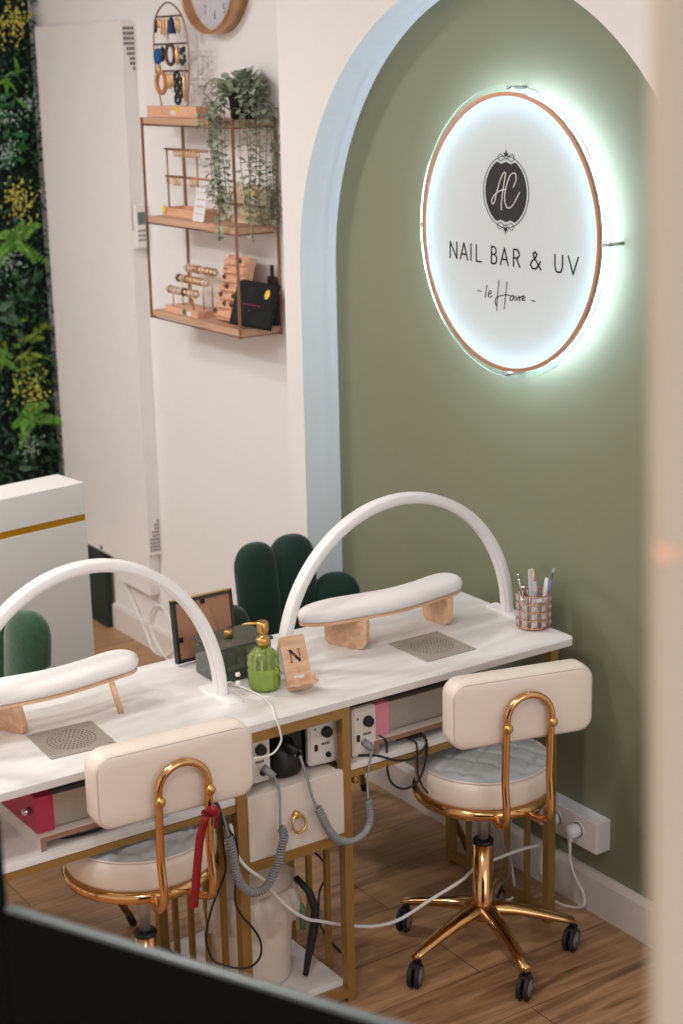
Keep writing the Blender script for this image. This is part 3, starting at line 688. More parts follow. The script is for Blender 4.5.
# ------------------------------------------------------------------ dust extractors (plate in the tabletop, housing below)
def extractor(x0,y0,x1,y1,hx0,hx1,tape,tx,lab,rz=0):
    t=thing('dust_extractor',lab,'dust extractor',((x0+x1)/2,(y0+y1)/2,.63),0)
    cx,cy=(x0+x1)/2,(y0+y1)/2; R=Matrix.Rotation(rz,3,'Z')
    pl_=build('face_plate',MB().obox((cx,cy,TZ+.0012),(x1-x0,y1-y0,.0024),R,.0006,1),STEEL2,t)
    mb=MB()
    for ring in range(1,7):
        for k in range(ring*6):
            a=2*PI*k/(ring*6); c=V((cx,cy,TZ+.0026))+R@V((ring*.0085*math.cos(a),ring*.0085*math.sin(a),0)); mb.lathe([(.0022,0),(0,.0003)],c,6)
    build('perforations',mb,M('perforation_dark',(96,84,76),.8),pl_)
    for sx in (-1,1):
        for sy in (-1,1):
            c=V((cx,cy,TZ+.0024))+R@V((sx*(x1-x0)*.42,sy*(y1-y0)*.42,0)); build('screw',MB().lathe([(.003,0),(.003,.001),(0,.0016)],c,10),CHROME,pl_)
    build('housing',MB().box((hx0,2.905,.631),(hx1,3.12,.702),.002),STEEL,t)
    build('upper_housing',MB().box((hx0+.01,2.925,.702),(hx1-.01,3.10,TZ-.019),.002),M('dark_fan_housing',(46,42,40),.5),t)
    build('tape_wrap',MB().box((tx,2.896,.629),(tx+.040,3.125,.708),.003),tape,t)
    mb=MB(); mb.lathe([(0,0),(.008,0),(.008,.014),(.005,.018),(0,.018)],(tx,2.925,.672),14,'x',R=Matrix.Rotation(PI,3,'Z')); build('knob',mb,CHROME,t)
extractor(2.178,2.935,2.327,3.093,2.018,2.34,PINK,2.000,'steel dust extractor with pale pink tape set in the right half of the desk')
extractor(1.2255,2.940,1.374,3.089,1.178,1.46,MAG,1.160,'steel dust extractor with magenta tape set in the left half of the desk',-.06)
def riser(x0,x1,lab):
    t=thing('shelf_riser',lab,'riser',((x0+x1)/2,3.0,.598))
    mb=MB(); w=.012; mb.box((x0,2.878,.598),(x0+w,3.12,.618)); mb.box((x1-w,2.878,.598),(x1,3.12,.618)); mb.box((x0,2.878,.618),(x1,3.12,.629)); build('board',mb,LAMIN,t)
    mb=MB(); mb.box((x0,2.8765,.598),(x0+w,2.8779,.629)); mb.box((x1-w,2.8765,.598),(x1,2.8779,.629)); mb.box((x0+w,2.8765,.618),(x1-w,2.8779,.629)); build('raw_edge',mb,CHIP,t)
riser(1.984,2.36,'low white riser with raw chipboard edge under the pink-taped extractor')
riser(1.158,1.48,'low white riser with raw chipboard edge under the magenta-taped extractor')
# ------------------------------------------------------------------ nail drill control boxes
def drill(cx,y,z0,w,h,d,lab,rz=0,jack=True):
    t=thing('drill_control_box',lab,'nail drill box',(cx,y+d/2,z0),rz,'nail drill control boxes')
    mb=MB(); mb.prism(rrect(w,h,.008,4,0,h/2),-d/2,d/2,xz); build('shell',mb,BOXP,t,world=False,bevel=.002)
    b=MB().box((-w/2-.001,-d/2+.012,-.001),(w/2+.001,-d/2+.03,h+.001)); build('side_trim',b,BLACKP,t,world=False)
    f=build('front_panel',MB().box((-w/2+.005,-d/2-.002,.006),(w/2-.005,-d/2,h-.006),.0008,1),M('panel_cream',(226,216,206),.4),t,world=False)
    mb=MB(); mb.lathe([(0,0),(.0135,0),(.012,.010),(0,.010)],(.009,-d/2-.002,h*.70),20,'y',R=Matrix.Rotation(PI,3,'Z')); build('dial',mb,BLACKP,t,world=False)
    mb=MB(); mb.lathe([(0,0),(.0065,0),(.006,.006),(0,.006)],(.012,-d/2-.002,h*.2),14,'y',R=Matrix.Rotation(PI,3,'Z')); build('socket',mb,BLACKP,t,world=False)
    build('rocker_switch',MB().box((-.022,-d/2-.005,h*.32),(-.014,-d/2-.002,h*.46),.001),BLACKP,t,world=False)
    build('indicator',MB().box((-.020,-d/2-.003,h*.77),(-.016,-d/2-.002,h*.81)),BLACKP,t,world=False)
    mb=MB()
    for k in range(5): mb.box((-.004+k*.0045,-d/2-.0025,h*.42),(-.001+k*.0045,-d/2-.002,h*.42+.006))
    build('printed_marks',mb,INK,t,world=False); return t
drill(1.683,2.90,.5985,.070,.112,.13,'white nail drill box with black dial at the left end above the drawer')
drill(1.864,2.90,.5985,.074,.112,.14,'white nail drill box at the right end above the drawer, turned slightly sideways',-.10)
drill(1.962,2.885,.5985,.066,.118,.12,'white nail drill box right of the gold leg beside the pink tape',-.02)
hd=thing('drill_handpiece_stand','black handpiece cradle between the two drill boxes above the drawer','stand',(1.775,2.95,.595))
mb=MB(); mb.lathe([(0,0),(.042,0),(.044,.006),(.036,.05),(.024,.075),(0,.078)],(1.768,2.93,.5945),28,ysc=.85); build('cradle',mb,BLACKP,hd)
build('block',MB().box((1.735,3.00,.5945),(1.815,3.10,.705),.004),BLACKP,hd)
mb=MB(); mb.tube(bez([(1.735,3.0,.705),(1.748,2.94,.692),(1.765,2.895,.668),(1.775,2.876,.655)],5),[.010]*5+[.011]*5+[.012]*5+[.007],12); build('handpiece',mb,BLACKP,hd)
mb=MB(); mb.lathe([(.0085,0),(.010,.004),(.010,.010),(.0085,.014),(.0085,0)],(1.776,2.872,.652),14,'y'); build('collar_ring',mb,GREYP,hd)
# coiled cords
def coil(mb,pts,R,turns,r):
    c=bez(pts,40); L=[0]
    for i in range(1,len(c)): L.append(L[-1]+(c[i]-c[i-1]).length)
    T=L[-1]; N=turns*12; out=[]; j=0; up=V((0,1,0))
    for k in range(N+1):
        s=T*k/N
        while j<len(c)-2 and L[j+1]<s: j+=1
        f=(s-L[j])/max(1e-9,L[j+1]-L[j]); p=c[j].lerp(c[j+1],min(1,f)); t=(c[j+1]-c[j]).normalized()
        a=(up-t*up.dot(t)).normalized(); b=t.cross(a); an=2*PI*k/12; out.append(p+(a*math.cos(an)+b*math.sin(an))*R)
    mb.tube(out,r,5)
YC=2.835
def P2(px): return px
ca=thing('coiled_cord','grey coiled cord sagging from the black cradle across to the right drill box','cord',(1.85,2.83,.43))
mb=MB(); mb.tube(bez([(1.776,2.868,.652),(1.780,2.845,.60),(1.785,2.835,.560),(1.795,2.83,.535)],8),.0032,8); build('straight_lead',mb,GREYP,ca)
mb=MB(); coil(mb,[(1.795,2.83,.535),(1.803,2.825,.512),(1.818,2.82,.475),(1.840,2.82,.447),(1.862,2.82,.436)],.0075,22,.0030); build('coil',mb,GREYP,ca)
mb=MB(); mb.tube(bez([(1.862,2.82,.436),(1.885,2.82,.433),(1.912,2.822,.440),(1.930,2.825,.455)],8),.0075,10); build('smooth_lead',mb,GREYP,ca)
mb=MB(); coil(mb,[(1.930,2.825,.455),(1.937,2.83,.468),(1.938,2.835,.49),(1.938,2.84,.51)],.0065,11,.0028); build('coil',mb,GREYP,ca)
mb=MB(); mb.tube(bez([(1.938,2.84,.51),(1.945,2.852,.55),(1.960,2.86,.60),(1.972,2.868,.615)],8),.0026,8); mb.tube([(1.972,2.868,.616),(1.957,2.885,.634)],[.0075,.009],12); build('plug_lead',mb,GREYP,ca)
cb2=thing('coiled_cord','grey coiled cord looping from the left drill box down behind the left stool','cord',(1.62,2.82,.40))
mb=MB(); mb.tube([(1.690,2.885,.640),(1.705,2.862,.622)],[.009,.0075],12); mb.tube(bez([(1.705,2.862,.622),(1.706,2.845,.59),(1.700,2.835,.54),(1.697,2.832,.515)],8),.0026,8); build('plug_lead',mb,GREYP,cb2)
mb=MB(); coil(mb,[(1.697,2.830,.515),(1.702,2.825,.497),(1.690,2.82,.468),(1.675,2.815,.435),(1.652,2.81,.405),(1.630,2.808,.392),(1.606,2.81,.395),(1.585,2.812,.415),(1.572,2.815,.45),(1.568,2.82,.50),(1.566,2.83,.53)],.0078,52,.0031); build('coil',mb,GREYP,cb2)
mb=MB(); mb.tube(bez([(1.566,2.83,.53),(1.562,2.84,.57),(1.555,2.86,.606),(1.54,2.91,.612)],8),.0028,8); build('tail_lead',mb,GREYP,cb2)
# black leads
def cable(name,pts,r,mat,label,n=10,cat='cable',nn=8,group=None): return build(name,MB().tube(bez(pts,n),r,nn),mat,label=label,cat=cat,group=group)
cable('power_cable',[(1.555,2.90,.606),(1.553,2.845,.60),(1.556,2.838,.52),(1.560,2.838,.46),(1.552,2.838,.43),(1.525,2.838,.38),(1.508,2.838,.33),(1.505,2.838,.29),(1.52,2.838,.245),(1.545,2.838,.225),(1.58,2.838,.205),(1.615,2.838,.198),(1.638,2.838,.215),(1.640,2.838,.25),(1.622,2.838,.29),(1.595,2.838,.33),(1.580,2.838,.37),(1.585,2.838,.43),(1.592,2.838,.48),(1.585,2.838,.52),(1.560,2.838,.56),(1.552,2.846,.602),(1.545,2.91,.605)],.0026,BLACKR,'thin black cable hanging in a long loop in front of the left gold leg')
cable('power_cable',[(2.010,2.92,.6275),(2.012,2.874,.626),(2.010,2.866,.60),(2.008,2.860,.55),(2.02,2.857,.52),(2.05,2.856,.500),(2.085,2.856,.505),(2.105,2.856,.53),(2.118,2.856,.58),(2.112,2.86,.615),(2.10,2.880,.608),(2.085,2.90,.606)],.0028,BLACKR,'black cable looping down from the pink-taped extractor')
cable('power_cable',[(1.94,2.89,.601),(1.98,2.862,.600),(2.03,2.852,.578),(2.08,2.850,.575),(2.115,2.854,.60),(2.13,2.90,.606)],.0028,BLACKR,'black cable running along the front edge of the right lower shelf')
cable('power_cable',[(2.085,2.90,.606),(2.087,2.857,.605),(2.088,2.854,.56),(2.09,2.852,.52),(2.115,2.852,.475),(2.16,2.86,.455),(2.20,2.90,.45)],.0022,BLACKR,'thin black cable dropping from the power adapter towards the right stool')
cable('power_cable',[(1.20,2.93,.601),(1.23,2.90,.602),(1.30,2.895,.602),(1.34,2.93,.602),(1.36,3.0,.602),(1.30,3.03,.602),(1.22,3.0,.602)],.003,BLACKR,'black cable coiled under the left riser')
ad=thing('power_adapter','black power adapter block lying on the right lower shelf','adapter',(2.10,2.94,.598))
build('body',MB().box((2.066,2.905,.5985),(2.135,2.97,.617),.003),BLACKP,ad)
build('cable_tie_band',MB().box((2.098,2.903,.598),(2.104,2.972,.6185)),GREYP,ad)
build('paper_packet',MB().box((1.385,2.868,.5985),(1.44,2.93,.616),.001),M('pale_grey_card',(196,196,198),.6),label='small pale grey box on the left lower shelf behind the left stool',cat='box')
# cables hanging behind the cabinet
cable('power_cable',[(1.84,3.27,.45),(1.87,3.262,.42),(1.884,3.258,.39),(1.862,3.262,.34),(1.85,3.262,.27),(1.852,3.262,.20),(1.868,3.262,.14),(1.876,3.262,.10),(1.865,3.262,.056)],.003,BLACKR,'black cable hanging behind the bin inside the centre frame')
cable('power_cable',[(2.04, 3.24, 0.184), (2.064, 3.24, 0.154), (2.081, 3.24, 0.114), (2.055, 3.24, 0.071), (2.036, 3.22, 0.035), (2.034, 3.224, 0.005), (2.001, 3.123, 0.005), (1.99, 3.048, 0.005)],.003,BLACKR,'black cable curling down to the floor beyond the right gold bars of the centre frame')
# ------------------------------------------------------------------ rubbish bin
bn=thing('waste_bin','cream waste bin with a white plastic liner on the bottom shelf of the centre frame','bin',(1.745,3.02,.053))
bc=(1.722,3.025,.0535)
mb=MB(); mb.lathe([(0,0),(.086,0),(.092,.006),(.102,.20),(.102,.21),(.095,.21),(.088,.01),(0,.01)],bc,36); build('bucket',mb,BINP,bn)
mb=MB(); n=96; rings=[]
for i_,(r,z,am) in enumerate(((.1045,.150,.012),(.110,.170,.012),(.114,.190,.010),(.112,.215,.008),(.108,.238,.006),(.100,.246,.003),(.094,.236,.002))):
    ring=[]
    for k in range(n):
        a=2*PI*k/n; q=r+am*(.5+.5*math.sin(a*9+i_*.8))*.8+am*.4*math.sin(a*23+i_); ring.append(mb.bm.verts.new((bc[0]+q*math.cos(a),bc[1]+q*math.sin(a),bc[2]+z+am*.9*math.sin(a*5+1+i_*.3))))
    rings.append(ring)
for i in range(len(rings)-1):
    for k in range(n): f=mb.bm.faces.new([rings[i][k],rings[i][(k+1)%n],rings[i+1][(k+1)%n],rings[i+1][k]]); f.smooth=True
build('liner',mb,LINER,bn)
mb=MB(); mb.lathe([(.101,.236),(.102,.246),(.096,.270),(.078,.298),(.045,.316),(0,.322)],bc,36); build('dome_lid',mb,LIDP,bn)
um=thing('folded_umbrella','folded black umbrella leaning upright between the bin and the gold bars','umbrella',(1.835,2.96,.053))
mb=MB(); mb.tube([(1.812,2.930,.062),(1.822,2.930,.11),(1.838,2.930,.17),(1.848,2.935,.22),(1.840,2.95,.262),(1.815,2.965,.30)],[.007,.009,.011,.010,.009,.007],10); build('canopy_folds',mb,BLACKR,um)
mb=MB(); mb.tube([(1.820,2.950,.17),(1.826,2.955,.21),(1.815,2.965,.25)],[.007,.011,.006],8); build('green_sleeve',mb,GREENP,um)
# ------------------------------------------------------------------ arc lamps
def arc_lamp(xl,xr,y,ztop,lab,xm=None,y2=None):
    y2=y if y2 is None else y2
    t=thing('arc_desk_lamp',lab,'lamp',((xl+xr)/2,(y+y2)/2,TZ),0,'white arc desk lamps')
    for x,yy in ((xl,y),(xr,y2)):
        mb=MB(); mb.prism(rrect(.038,.137,.004,3,x,yy),TZ,TZ+.005,xy); build('foot_plate',mb,WHITEL,t)
    c=(xl+xr)/2; a=(xr-xl)/2; b=ztop-TZ-.004; N=56
    for nm,(rw,rt),off,mt in (('arch_tube',(.011,.0165),0,WHITEL),('led_diffuser',(.003,.010),-.0118,WHITEP)):
        mb=MB(); rings=[]
        for k in range(N+1):
            th=PI-PI*k/N; px=c+a*math.cos(th); pz=TZ+.004+b*math.sin(th); f=k/N; py=y*(1-f)+y2*f
            tn=V((-a*math.sin(th),0,b*math.cos(th))).normalized()*-1; nr=V((b*math.cos(th),0,a*math.sin(th))).normalized()
            p=V((px,py,pz))+nr*off
            prof=rrect(rt*2,rw*2,min(rw,rt)*.45,2)
            rings.append([mb.bm.verts.new(p+V((0,u,0))+nr*v) for u,v in prof])
        for i in range(N):
            m_=len(rings[0])
            for k in range(m_):
                f=mb.bm.faces.new([rings[i][k],rings[i][(k+1)%m_],rings[i+1][(k+1)%m_],rings[i+1][k]]); f.smooth=True
        mb.bm.faces.new(rings[0][::-1]); mb.bm.faces.new(rings[-1])
        ob=build(nm,mb,mt,t)
        e=ob.modifiers.new('es','EDGE_SPLIT'); e.split_angle=math.radians(50)
    return t
lr=arc_lamp(1.885,2.562,3.105,1.118,'white arch lamp spanning the right half of the desk, right of the soap bottle')
ll=arc_lamp(1.05,1.682,3.046,1.124,'white arch lamp over the left half of the desk, beside the smoked glass box')
for k in range(2):
    mb=MB(); mb.lathe([(0,0),(.005,0),(.005,.008),(0,.009)],(1.694+.010,3.012,TZ+.035+k*.02),10,'x'); build('switch_knob',mb,WHITEP,ll)
cable('lamp_cable',[(1.692,3.05,TZ+.02),(1.715,3.06,TZ+.02),(1.734,3.07,TZ+.006),(1.745,3.030,TZ+.0035),(1.747,2.976,TZ+.0035),(1.734,2.911,TZ+.0035),(1.715,2.870,TZ+.0035),(1.706,2.850,TZ+.003),(1.711,2.842,.735),(1.712,2.842,.71),(1.690,2.842,.688),(1.650,2.842,.688),(1.63,2.835,.695)],.0024,WHITEP,'thin white cable from the left arch lamp over the desk edge')
# ------------------------------------------------------------------ arm rests
def armrest(loc,pts,ztop,lab):
    """pts: closed outline of the pad in world x,y"""
    t=thing('armrest',lab,'armrest',(loc[0],loc[1],TZ),0,'padded nail armrests')
    P=bez([(p[0]-loc[0],p[1]-loc[1],0) for p in pts[-2:]+pts+pts[:2]],5)[10:10+5*len(pts)]; n=len(P); c=V((0,0,0))
    for p in P: c+=p/n
    nrm=[]
    for k in range(n):
        d=(P[(k+1)%n]-P[k-1]).normalized(); q=V((d.y,-d.x,0)); 
        nrm.append(q if q.dot(P[k]-c)>0 or True else -q)
    area_=sum(P[k].x*P[(k+1)%n].y-P[(k+1)%n].x*P[k].y for k in range(n))
    if area_<0: nrm=[-q for q in nrm]
    h=ztop-TZ
    def bow(x): return .012*(x/.25)*abs(x/.25)
    mb=MB(); mb.prism([(p.x,p.y) for p in P],h-.036,h-.029,xy); build('wooden_board',mb,BEECH,t,world=False)
    mb=MB(); rings=[]
    for dw,z in ((-.003,-.029),(.0015,-.024),(.003,-.014),(.001,-.006),(-.005,-.001),(-.011,.0015),(-.017,.0028)):
        rings.append([mb.bm.verts.new(V((P[k].x,P[k].y,h+z))+nrm[k]*dw) for k in range(n)])
    for i in range(len(rings)-1):
        for k in range(n): f=mb.bm.faces.new([rings[i][k],rings[i][(k+1)%n],rings[i+1][(k+1)%n],rings[i+1][k]]); f.smooth=True
    f=mb.bm.faces.new(rings[-1]); f.smooth=True; mb.bm.faces.new(rings[0][::-1])
    build('pad',mb,PADW,t,world=False)
    return t,h
PR=[(1.972,3.160),(2.000,3.198),(2.07,3.212),(2.16,3.200),(2.24,3.190),(2.32,3.196),(2.40,3.212),(2.44,3.200),(2.452,3.165),(2.425,3.128),(2.35,3.112),(2.27,3.098),(2.19,3.096),(2.10,3.108),(2.02,3.124)]
def slab(t,h,a,b,lean):
    a=V(a);b=V(b);d=(b-a).normalized(); nn=V((-d.y,d.x,0)); L=(b-a).length
    mb=MB(); pl2=[(-.004,h-.036),(L+.004,h-.036),(L+.008,.02),(L,.004),(L-.012,0),(.018,0),(.006,.010)]
    mb.prism(pl2,-.009,.009,lambda u,v,w:a+d*u+nn*w+V((0,0,v))+nn*lean*(v-h/2)*-1)
    build('leg',mb,BEECH,t,world=False,bevel=.002)
t,h=armrest((2.215,3.155),PR,.868,'long white padded armrest on wooden block legs on the right half of the desk')
slab(t,h,(2.070-2.215,3.205-3.155,0),(2.118-2.215,3.100-3.155,0),-.15); slab(t,h,(2.372-2.215,3.205-3.155,0),(2.384-2.215,3.115-3.155,0),-.1)
PL=[(p[0]-.924,p[1]-.012) for p in PR]
t,h=armrest((1.275,3.14),PL,.868,'long white padded armrest on wooden legs on the left half of the desk')
slab(t,h,(1.178-1.275,3.195-3.14,0),(1.222-1.275,3.100-3.14,0),.25)
mb=MB(); mb.tube([(1.438-1.275,3.095-3.14,h-.036),(1.452-1.275,3.088-3.14,0)],[.0075,.0065],8); build('leg',mb,BEECH,t,world=False)
mb=MB(); mb.tube([(1.445-1.275,3.175-3.14,h-.036),(1.438-1.275,3.178-3.14,.045)],[.0075,.0065],8); build('leg_stub',mb,BEECH,t,world=False)
build('cable_clip',MB().box((.128,-.012,h-.047),(.148,.010,h-.036),.002),BLACKP,t,world=False)
# ------------------------------------------------------------------ things on the desk
fr=thing('picture_frame','dark framed picture seen from its kraft cardboard back, behind the smoked glass box','picture frame',(1.765,3.27,TZ))
Rf=Matrix.Rotation(math.radians(7),3,'Z')@Matrix.Rotation(math.radians(-9),3,'X')@Matrix.Rotation(math.radians(2.5),3,'Y'); c0=V((1.776,3.286,TZ+.0785))
def fbox(a,b,bev=0):
    mb=MB(); mb.box(a,b,bev)
    for v in mb.bm.verts: v.co=c0+Rf@v.co
    return mb
W2,H2=.087,.075
m=MB(); 
for a,b in (((-W2,-.006,-H2),(-W2+.008,.008,H2)),((W2-.008,-.006,-H2),(W2,.008,H2)),((-W2,-.006,-H2),(W2,.008,-H2+.008)),((-W2,-.006,H2-.008),(W2,.008,H2))): m.box(a,b)
for v in m.bm.verts: v.co=c0+Rf@v.co
build('frame_border',m,M('frame_dark_green_black',(48,46,36),.4),fr)
build('gilt_top_edge',fbox((-W2,-.006,H2),(W2,.008,H2+.0025)),BRASS2,fr)
build('back_board',fbox((-W2+.008,-.003,-H2+.008),(W2-.008,.001,H2-.008)),KRAFT,fr)
mb=MB(); mb.prism([(-.012,.05),(.012,.05),(.038,-.085),(-.02,-.085)],-.005,-.0065,xz)
for v in mb.bm.verts: v.co=c0+Rf@(V((v.co.x,v.co.y-(.05-v.co.z)*.25,v.co.z)))
build('easel_leg',mb,KRAFT,fr)
for p in ((0.0,.062),(-.072,-.02),(.072,-.02)): build('clip',fbox((p[0]-.006,-.005,p[1]-.006),(p[0]+.006,-.003,p[1]+.006)),BLACKP,fr)
bx=thing('smoked_glass_box','rectangular smoked glass dispenser with a small gold cap behind the arch lamp foot','glass box',(1.775,3.165,TZ))
Rz=Matrix.Rotation(.0,3,'Z')
build('box_body',MB().box((1.706,3.10,TZ),(1.852,3.21,TZ+.082),.006,3),GLASSK,bx)
mb=MB(); 
for k in range(1,6): mb.box((1.706+k*.0243-.001,3.0985,TZ+.006),(1.706+k*.0243+.001,3.1005,TZ+.076))
build('fluting',mb,GLASSK,bx)
build('lid',MB().box((1.702,3.096,TZ+.082),(1.856,3.214,TZ+.090),.003),M('smoked_lid',(90,96,90),.15,noise=.02,Transmission_Weight=.3),bx)
mb=MB(); mb.lathe([(.010,0),(.010,.016),(.008,.020),(0,.020)],(1.765,3.15,TZ+.090),16); build('gold_cap',mb,BRASS2,bx)
sp=thing('soap_dispenser','green ribbed glass soap bottle with gold pump beside the phone stand','soap dispenser',(1.783,3.022,TZ))
sc_=(1.783,3.024,TZ)
def ribbed(prof,n=96,ribs=12,am=.0022):
    mb=MB(); rings=[]
    for r,z in prof:
        rings.append([mb.bm.verts.new((sc_[0]+(r+(am*math.cos(ribs*2*PI*k/n) if .01<z<.085 else 0)+(.0014*math.sin(z*330) if .01<z<.085 else 0))*math.cos(2*PI*k/n),sc_[1]+(r+(am*math.cos(ribs*2*PI*k/n) if .01<z<.085 else 0))*math.sin(2*PI*k/n),sc_[2]+z)) for k in range(n)])
    for i in range(len(rings)-1):
        for k in range(n): f=mb.bm.faces.new([rings[i][k],rings[i][(k+1)%n],rings[i+1][(k+1)%n],rings[i+1][k]]); f.smooth=True
    mb.bm.faces.new(rings[0][::-1]); mb.bm.faces.new(rings[-1]); return mb
pr=[(.027,.0005),(.033,.004)]+[(.0345,.01+.01*k) for k in []]+[(.0345,.008+.004*k) for k in range(18)]+[(.033,.080),(.029,.089),(.022,.096),(.015,.100),(.013,.104)]
build('bottle',ribbed(pr),GLASSG,sp)
mb=MB(); mb.lathe([(0,.006),(.029,.006),(.0305,.012),(.0305,.040),(0,.040)],sc_,36); build('liquid',mb,M('lime_soap_liquid',(214,236,84),.3,Transmission_Weight=.2),sp)
mb=MB(); mb.lathe([(0,.104),(.0155,.104),(.0155,.122),(.013,.124),(.006,.124),(.006,.136),(.0125,.136),(.0135,.140),(.0135,.158),(.011,.162),(0,.162)],sc_,24); build('pump_collar',mb,BRASS2,sp)
mb=MB(); mb.tube([(sc_[0],sc_[1],sc_[2]+.157),(sc_[0]-.024,sc_[1]+.016,sc_[2]+.157),(sc_[0]-.038,sc_[1]+.025,sc_[2]+.154)],[.0040,.0030,.0024],10); build('nozzle',mb,BRASS2,sp)
ps=thing('phone_stand','pale wooden phone stand with a black letter N monogram in the middle of the desk','phone stand',(1.845,2.975,TZ))
Rp=Matrix.Rotation(math.radians(-8),3,'Z')@Matrix.Rotation(math.radians(-24),3,'X'); pc=V((1.845,2.985,TZ+.060))
def pbox(a,b,bev=0,seg=2):
    mb=MB(); mb.box(a,b,bev,seg)
    for v in mb.bm.verts: v.co=pc+Rp@v.co
    return mb
mb=MB(); poly=rrect(.062,.124,.006,4)
mb.prism(poly,-.003,.003,xz)
for v in mb.bm.verts: v.co=pc+Rp@v.co
build('back_plate',mb,BEECH,ps)
build('slot',pbox((-.013,-.0036,-.036),(.013,-.003,-.029)),PRINTW,ps)
build('ledge',pbox((-.034,-.032,-.053),(.034,-.003,-.046),.001),BEECH,ps)
for x in (-.020,.020): build('hook',pbox((x-.007,-.037,-.055),(x+.007,-.031,-.034),.0015),BEECH,ps)
mb=MB(); Rq=Matrix.Rotation(math.radians(-8),3,'Z')
mb.prism([(-.02,0),(.062,0),(.058,.012),(.0,.060),(-.01,.055)],-.0028,.0028,lambda u,v,w:V((w,u,v)))
for v in mb.bm.verts: v.co=V((1.845,2.985,TZ))+Rq@v.co
build('prop_leg',mb,BEECH,ps)
mb=MB()
def nl(L,w):
    for a,b in zip(L[:-1],L[1:]):
        a=V((a[0],0,a[1]));b=V((b[0],0,b[1]));d=(b-a).normalized();nn=V((-d.z,0,d.x))*w/2
        q=[pc+Rp@(p+V((0,-.0034,0))) for p in (a+nn,a-nn,b-nn,b+nn)]; mb.bm.faces.new([mb.bm.verts.new(p) for p in q])
nl([(-.011,.002),(-.011,.030)],.0022); nl([(-.011,.030),(.011,.002)],.0062); nl([(.011,.002),(.011,.030)],.0022)
for x in (-.011,.011): nl([(x-.005,.030),(x+.004,.030)],.0018)
nl([(-.015,.002),(-.007,.002)],.0018)
build('monogram',mb,INK,ps)
mb=MB(); nl([(-.010,.016),(-.004,.020),(.001,.014)],.003); build('monogram_flower',mb,ORANGE,ps)
# pencil cup
pcu=thing('pencil_cup','rose gold crystal pencil cup at the right end of the desk','pencil cup',(2.535,2.975,TZ))
cc=V((2.545,2.982,TZ)); R0=.041
mb=MB(); mb.lathe([(0,.004),(R0+.002,.004),(R0+.002,.007),(0,.007)],cc,32)
for z in (.006,.026,.047,.068,.088): mb.tube([cc+V((R0*math.cos(a),R0*math.sin(a),z)) for a in [2*PI*k/32 for k in range(32)]],.0016,6,closed=True)
for k in range(10):
    a=2*PI*k/10; mb.tube([cc+V((R0*math.cos(a),R0*math.sin(a),.004)),cc+V((R0*math.cos(a),R0*math.sin(a),.09))],.0016,6)
for k in range(3):
    a=2*PI*k/3; mb.ball(cc+V((R0*.8*math.cos(a),R0*.8*math.sin(a),.0035)),.0035,sub=1)
build('wire_cage',mb,M('rose_gold_wire',(214,160,132),.3,metal=.7),pcu)
mb=MB()
for k in range(10):
    for j in range(4):
        a=2*PI*(k+.5)/10; c=cc+V((R0*math.cos(a),R0*math.sin(a),.0165+j*.0205)); o=V((math.cos(a),math.sin(a),0)); s_=V((-math.sin(a),math.cos(a),0)); u=V((0,0,1)); h=.0085
        ap=c+o*.006; q=[c+s_*h+u*h,c-s_*h+u*h,c-s_*h-u*h,c+s_*h-u*h]; vs=[mb.bm.verts.new(p) for p in q]; va=mb.bm.verts.new(ap); vb=mb.bm.verts.new(c-o*.003)
        for i in range(4): mb.bm.faces.new([vs[i],vs[(i+1)%4],va]); mb.bm.faces.new([vs[(i+1)%4],vs[i],vb])
build('crystals',mb,CRYST,pcu)
build('name_label',MB().obox(cc+V((-.008,-.0405,.081)),(.028,.002,.009),Matrix.Rotation(-.15,3,'Z')),PRINTW,pcu)
cz=TZ+.01
def tool(name,a,b,r,mat,lab,cat,tip=None,n=8):
    t=thing(name,lab,cat,a,0)
    a=V(a);b=V(b); build('shaft',MB().tube([a,a.lerp(b,.7),b],[r,r,r*.85],n),mat,t)
    if tip: build('tip',MB().tube([b,b+(b-a).normalized()*tip[0]],[tip[1],tip[1]*.6],n),tip[2],t)
    return t
tw=thing('tweezers','steel tweezers leaning out over the left rim of the pencil cup','tweezers',(2.5130,2.9850,cz))
mb=MB(); mb.tube([(2.5330,2.9880,TZ+.06),(2.5100,2.9780,TZ+.105),(2.5020,2.9720,TZ+.112)],[.002,.0035,.004],6); mb.tube([(2.5020,2.9720,TZ+.112),(2.4850,2.9550,TZ+.085),(2.4750,2.9450,TZ+.050)],[.004,.0035,.001],6); build('arms',mb,CHROME,tw)
tool('nail_scissors',(2.5400,2.9950,cz),(2.5200,3.0100,TZ+.125),.003,CHROME,'steel nail pusher at the left of the pencil cup','nail tool',(.012,.004,CHROME))
build('nail_file',MB().obox((2.5330,2.9750,TZ+.082),(.014,.003,.145),Matrix.Rotation(-.06,3,'Y')),PRINTW,label='broad white nail file standing tallest at the left of the pencil cup',cat='nail file')
tool('brush_pen',(2.5500,2.9780,cz),(2.5480,2.9820,TZ+.118),.0055,M('pale_grey_pen',(206,206,212),.4),'pale grey pen standing in the middle of the pencil cup','pen',(.01,.004,PINK))
tool('brush_pen',(2.5580,2.9880,cz),(2.5580,2.9950,TZ+.122),.004,PINK,'slim pink pen in the middle of the pencil cup','pen')
tool('brush_pen',(2.5590,2.9650,cz),(2.5730,2.9650,TZ+.125),.0062,PRINTW,'thick white pen leaning right in the pencil cup','pen')
tool('brush_pen',(2.5650,2.9780,cz),(2.5950,2.9720,TZ+.112),.0048,M('lilac_pen',(134,122,186),.4),'lilac pen at the right of the pencil cup','pen')
tool('nail_brush',(2.5580,2.9950,cz),(2.5660,3.0050,TZ+.140),.0032,BRASS2,'gold handled brush standing highest at the back of the pencil cup','brush')
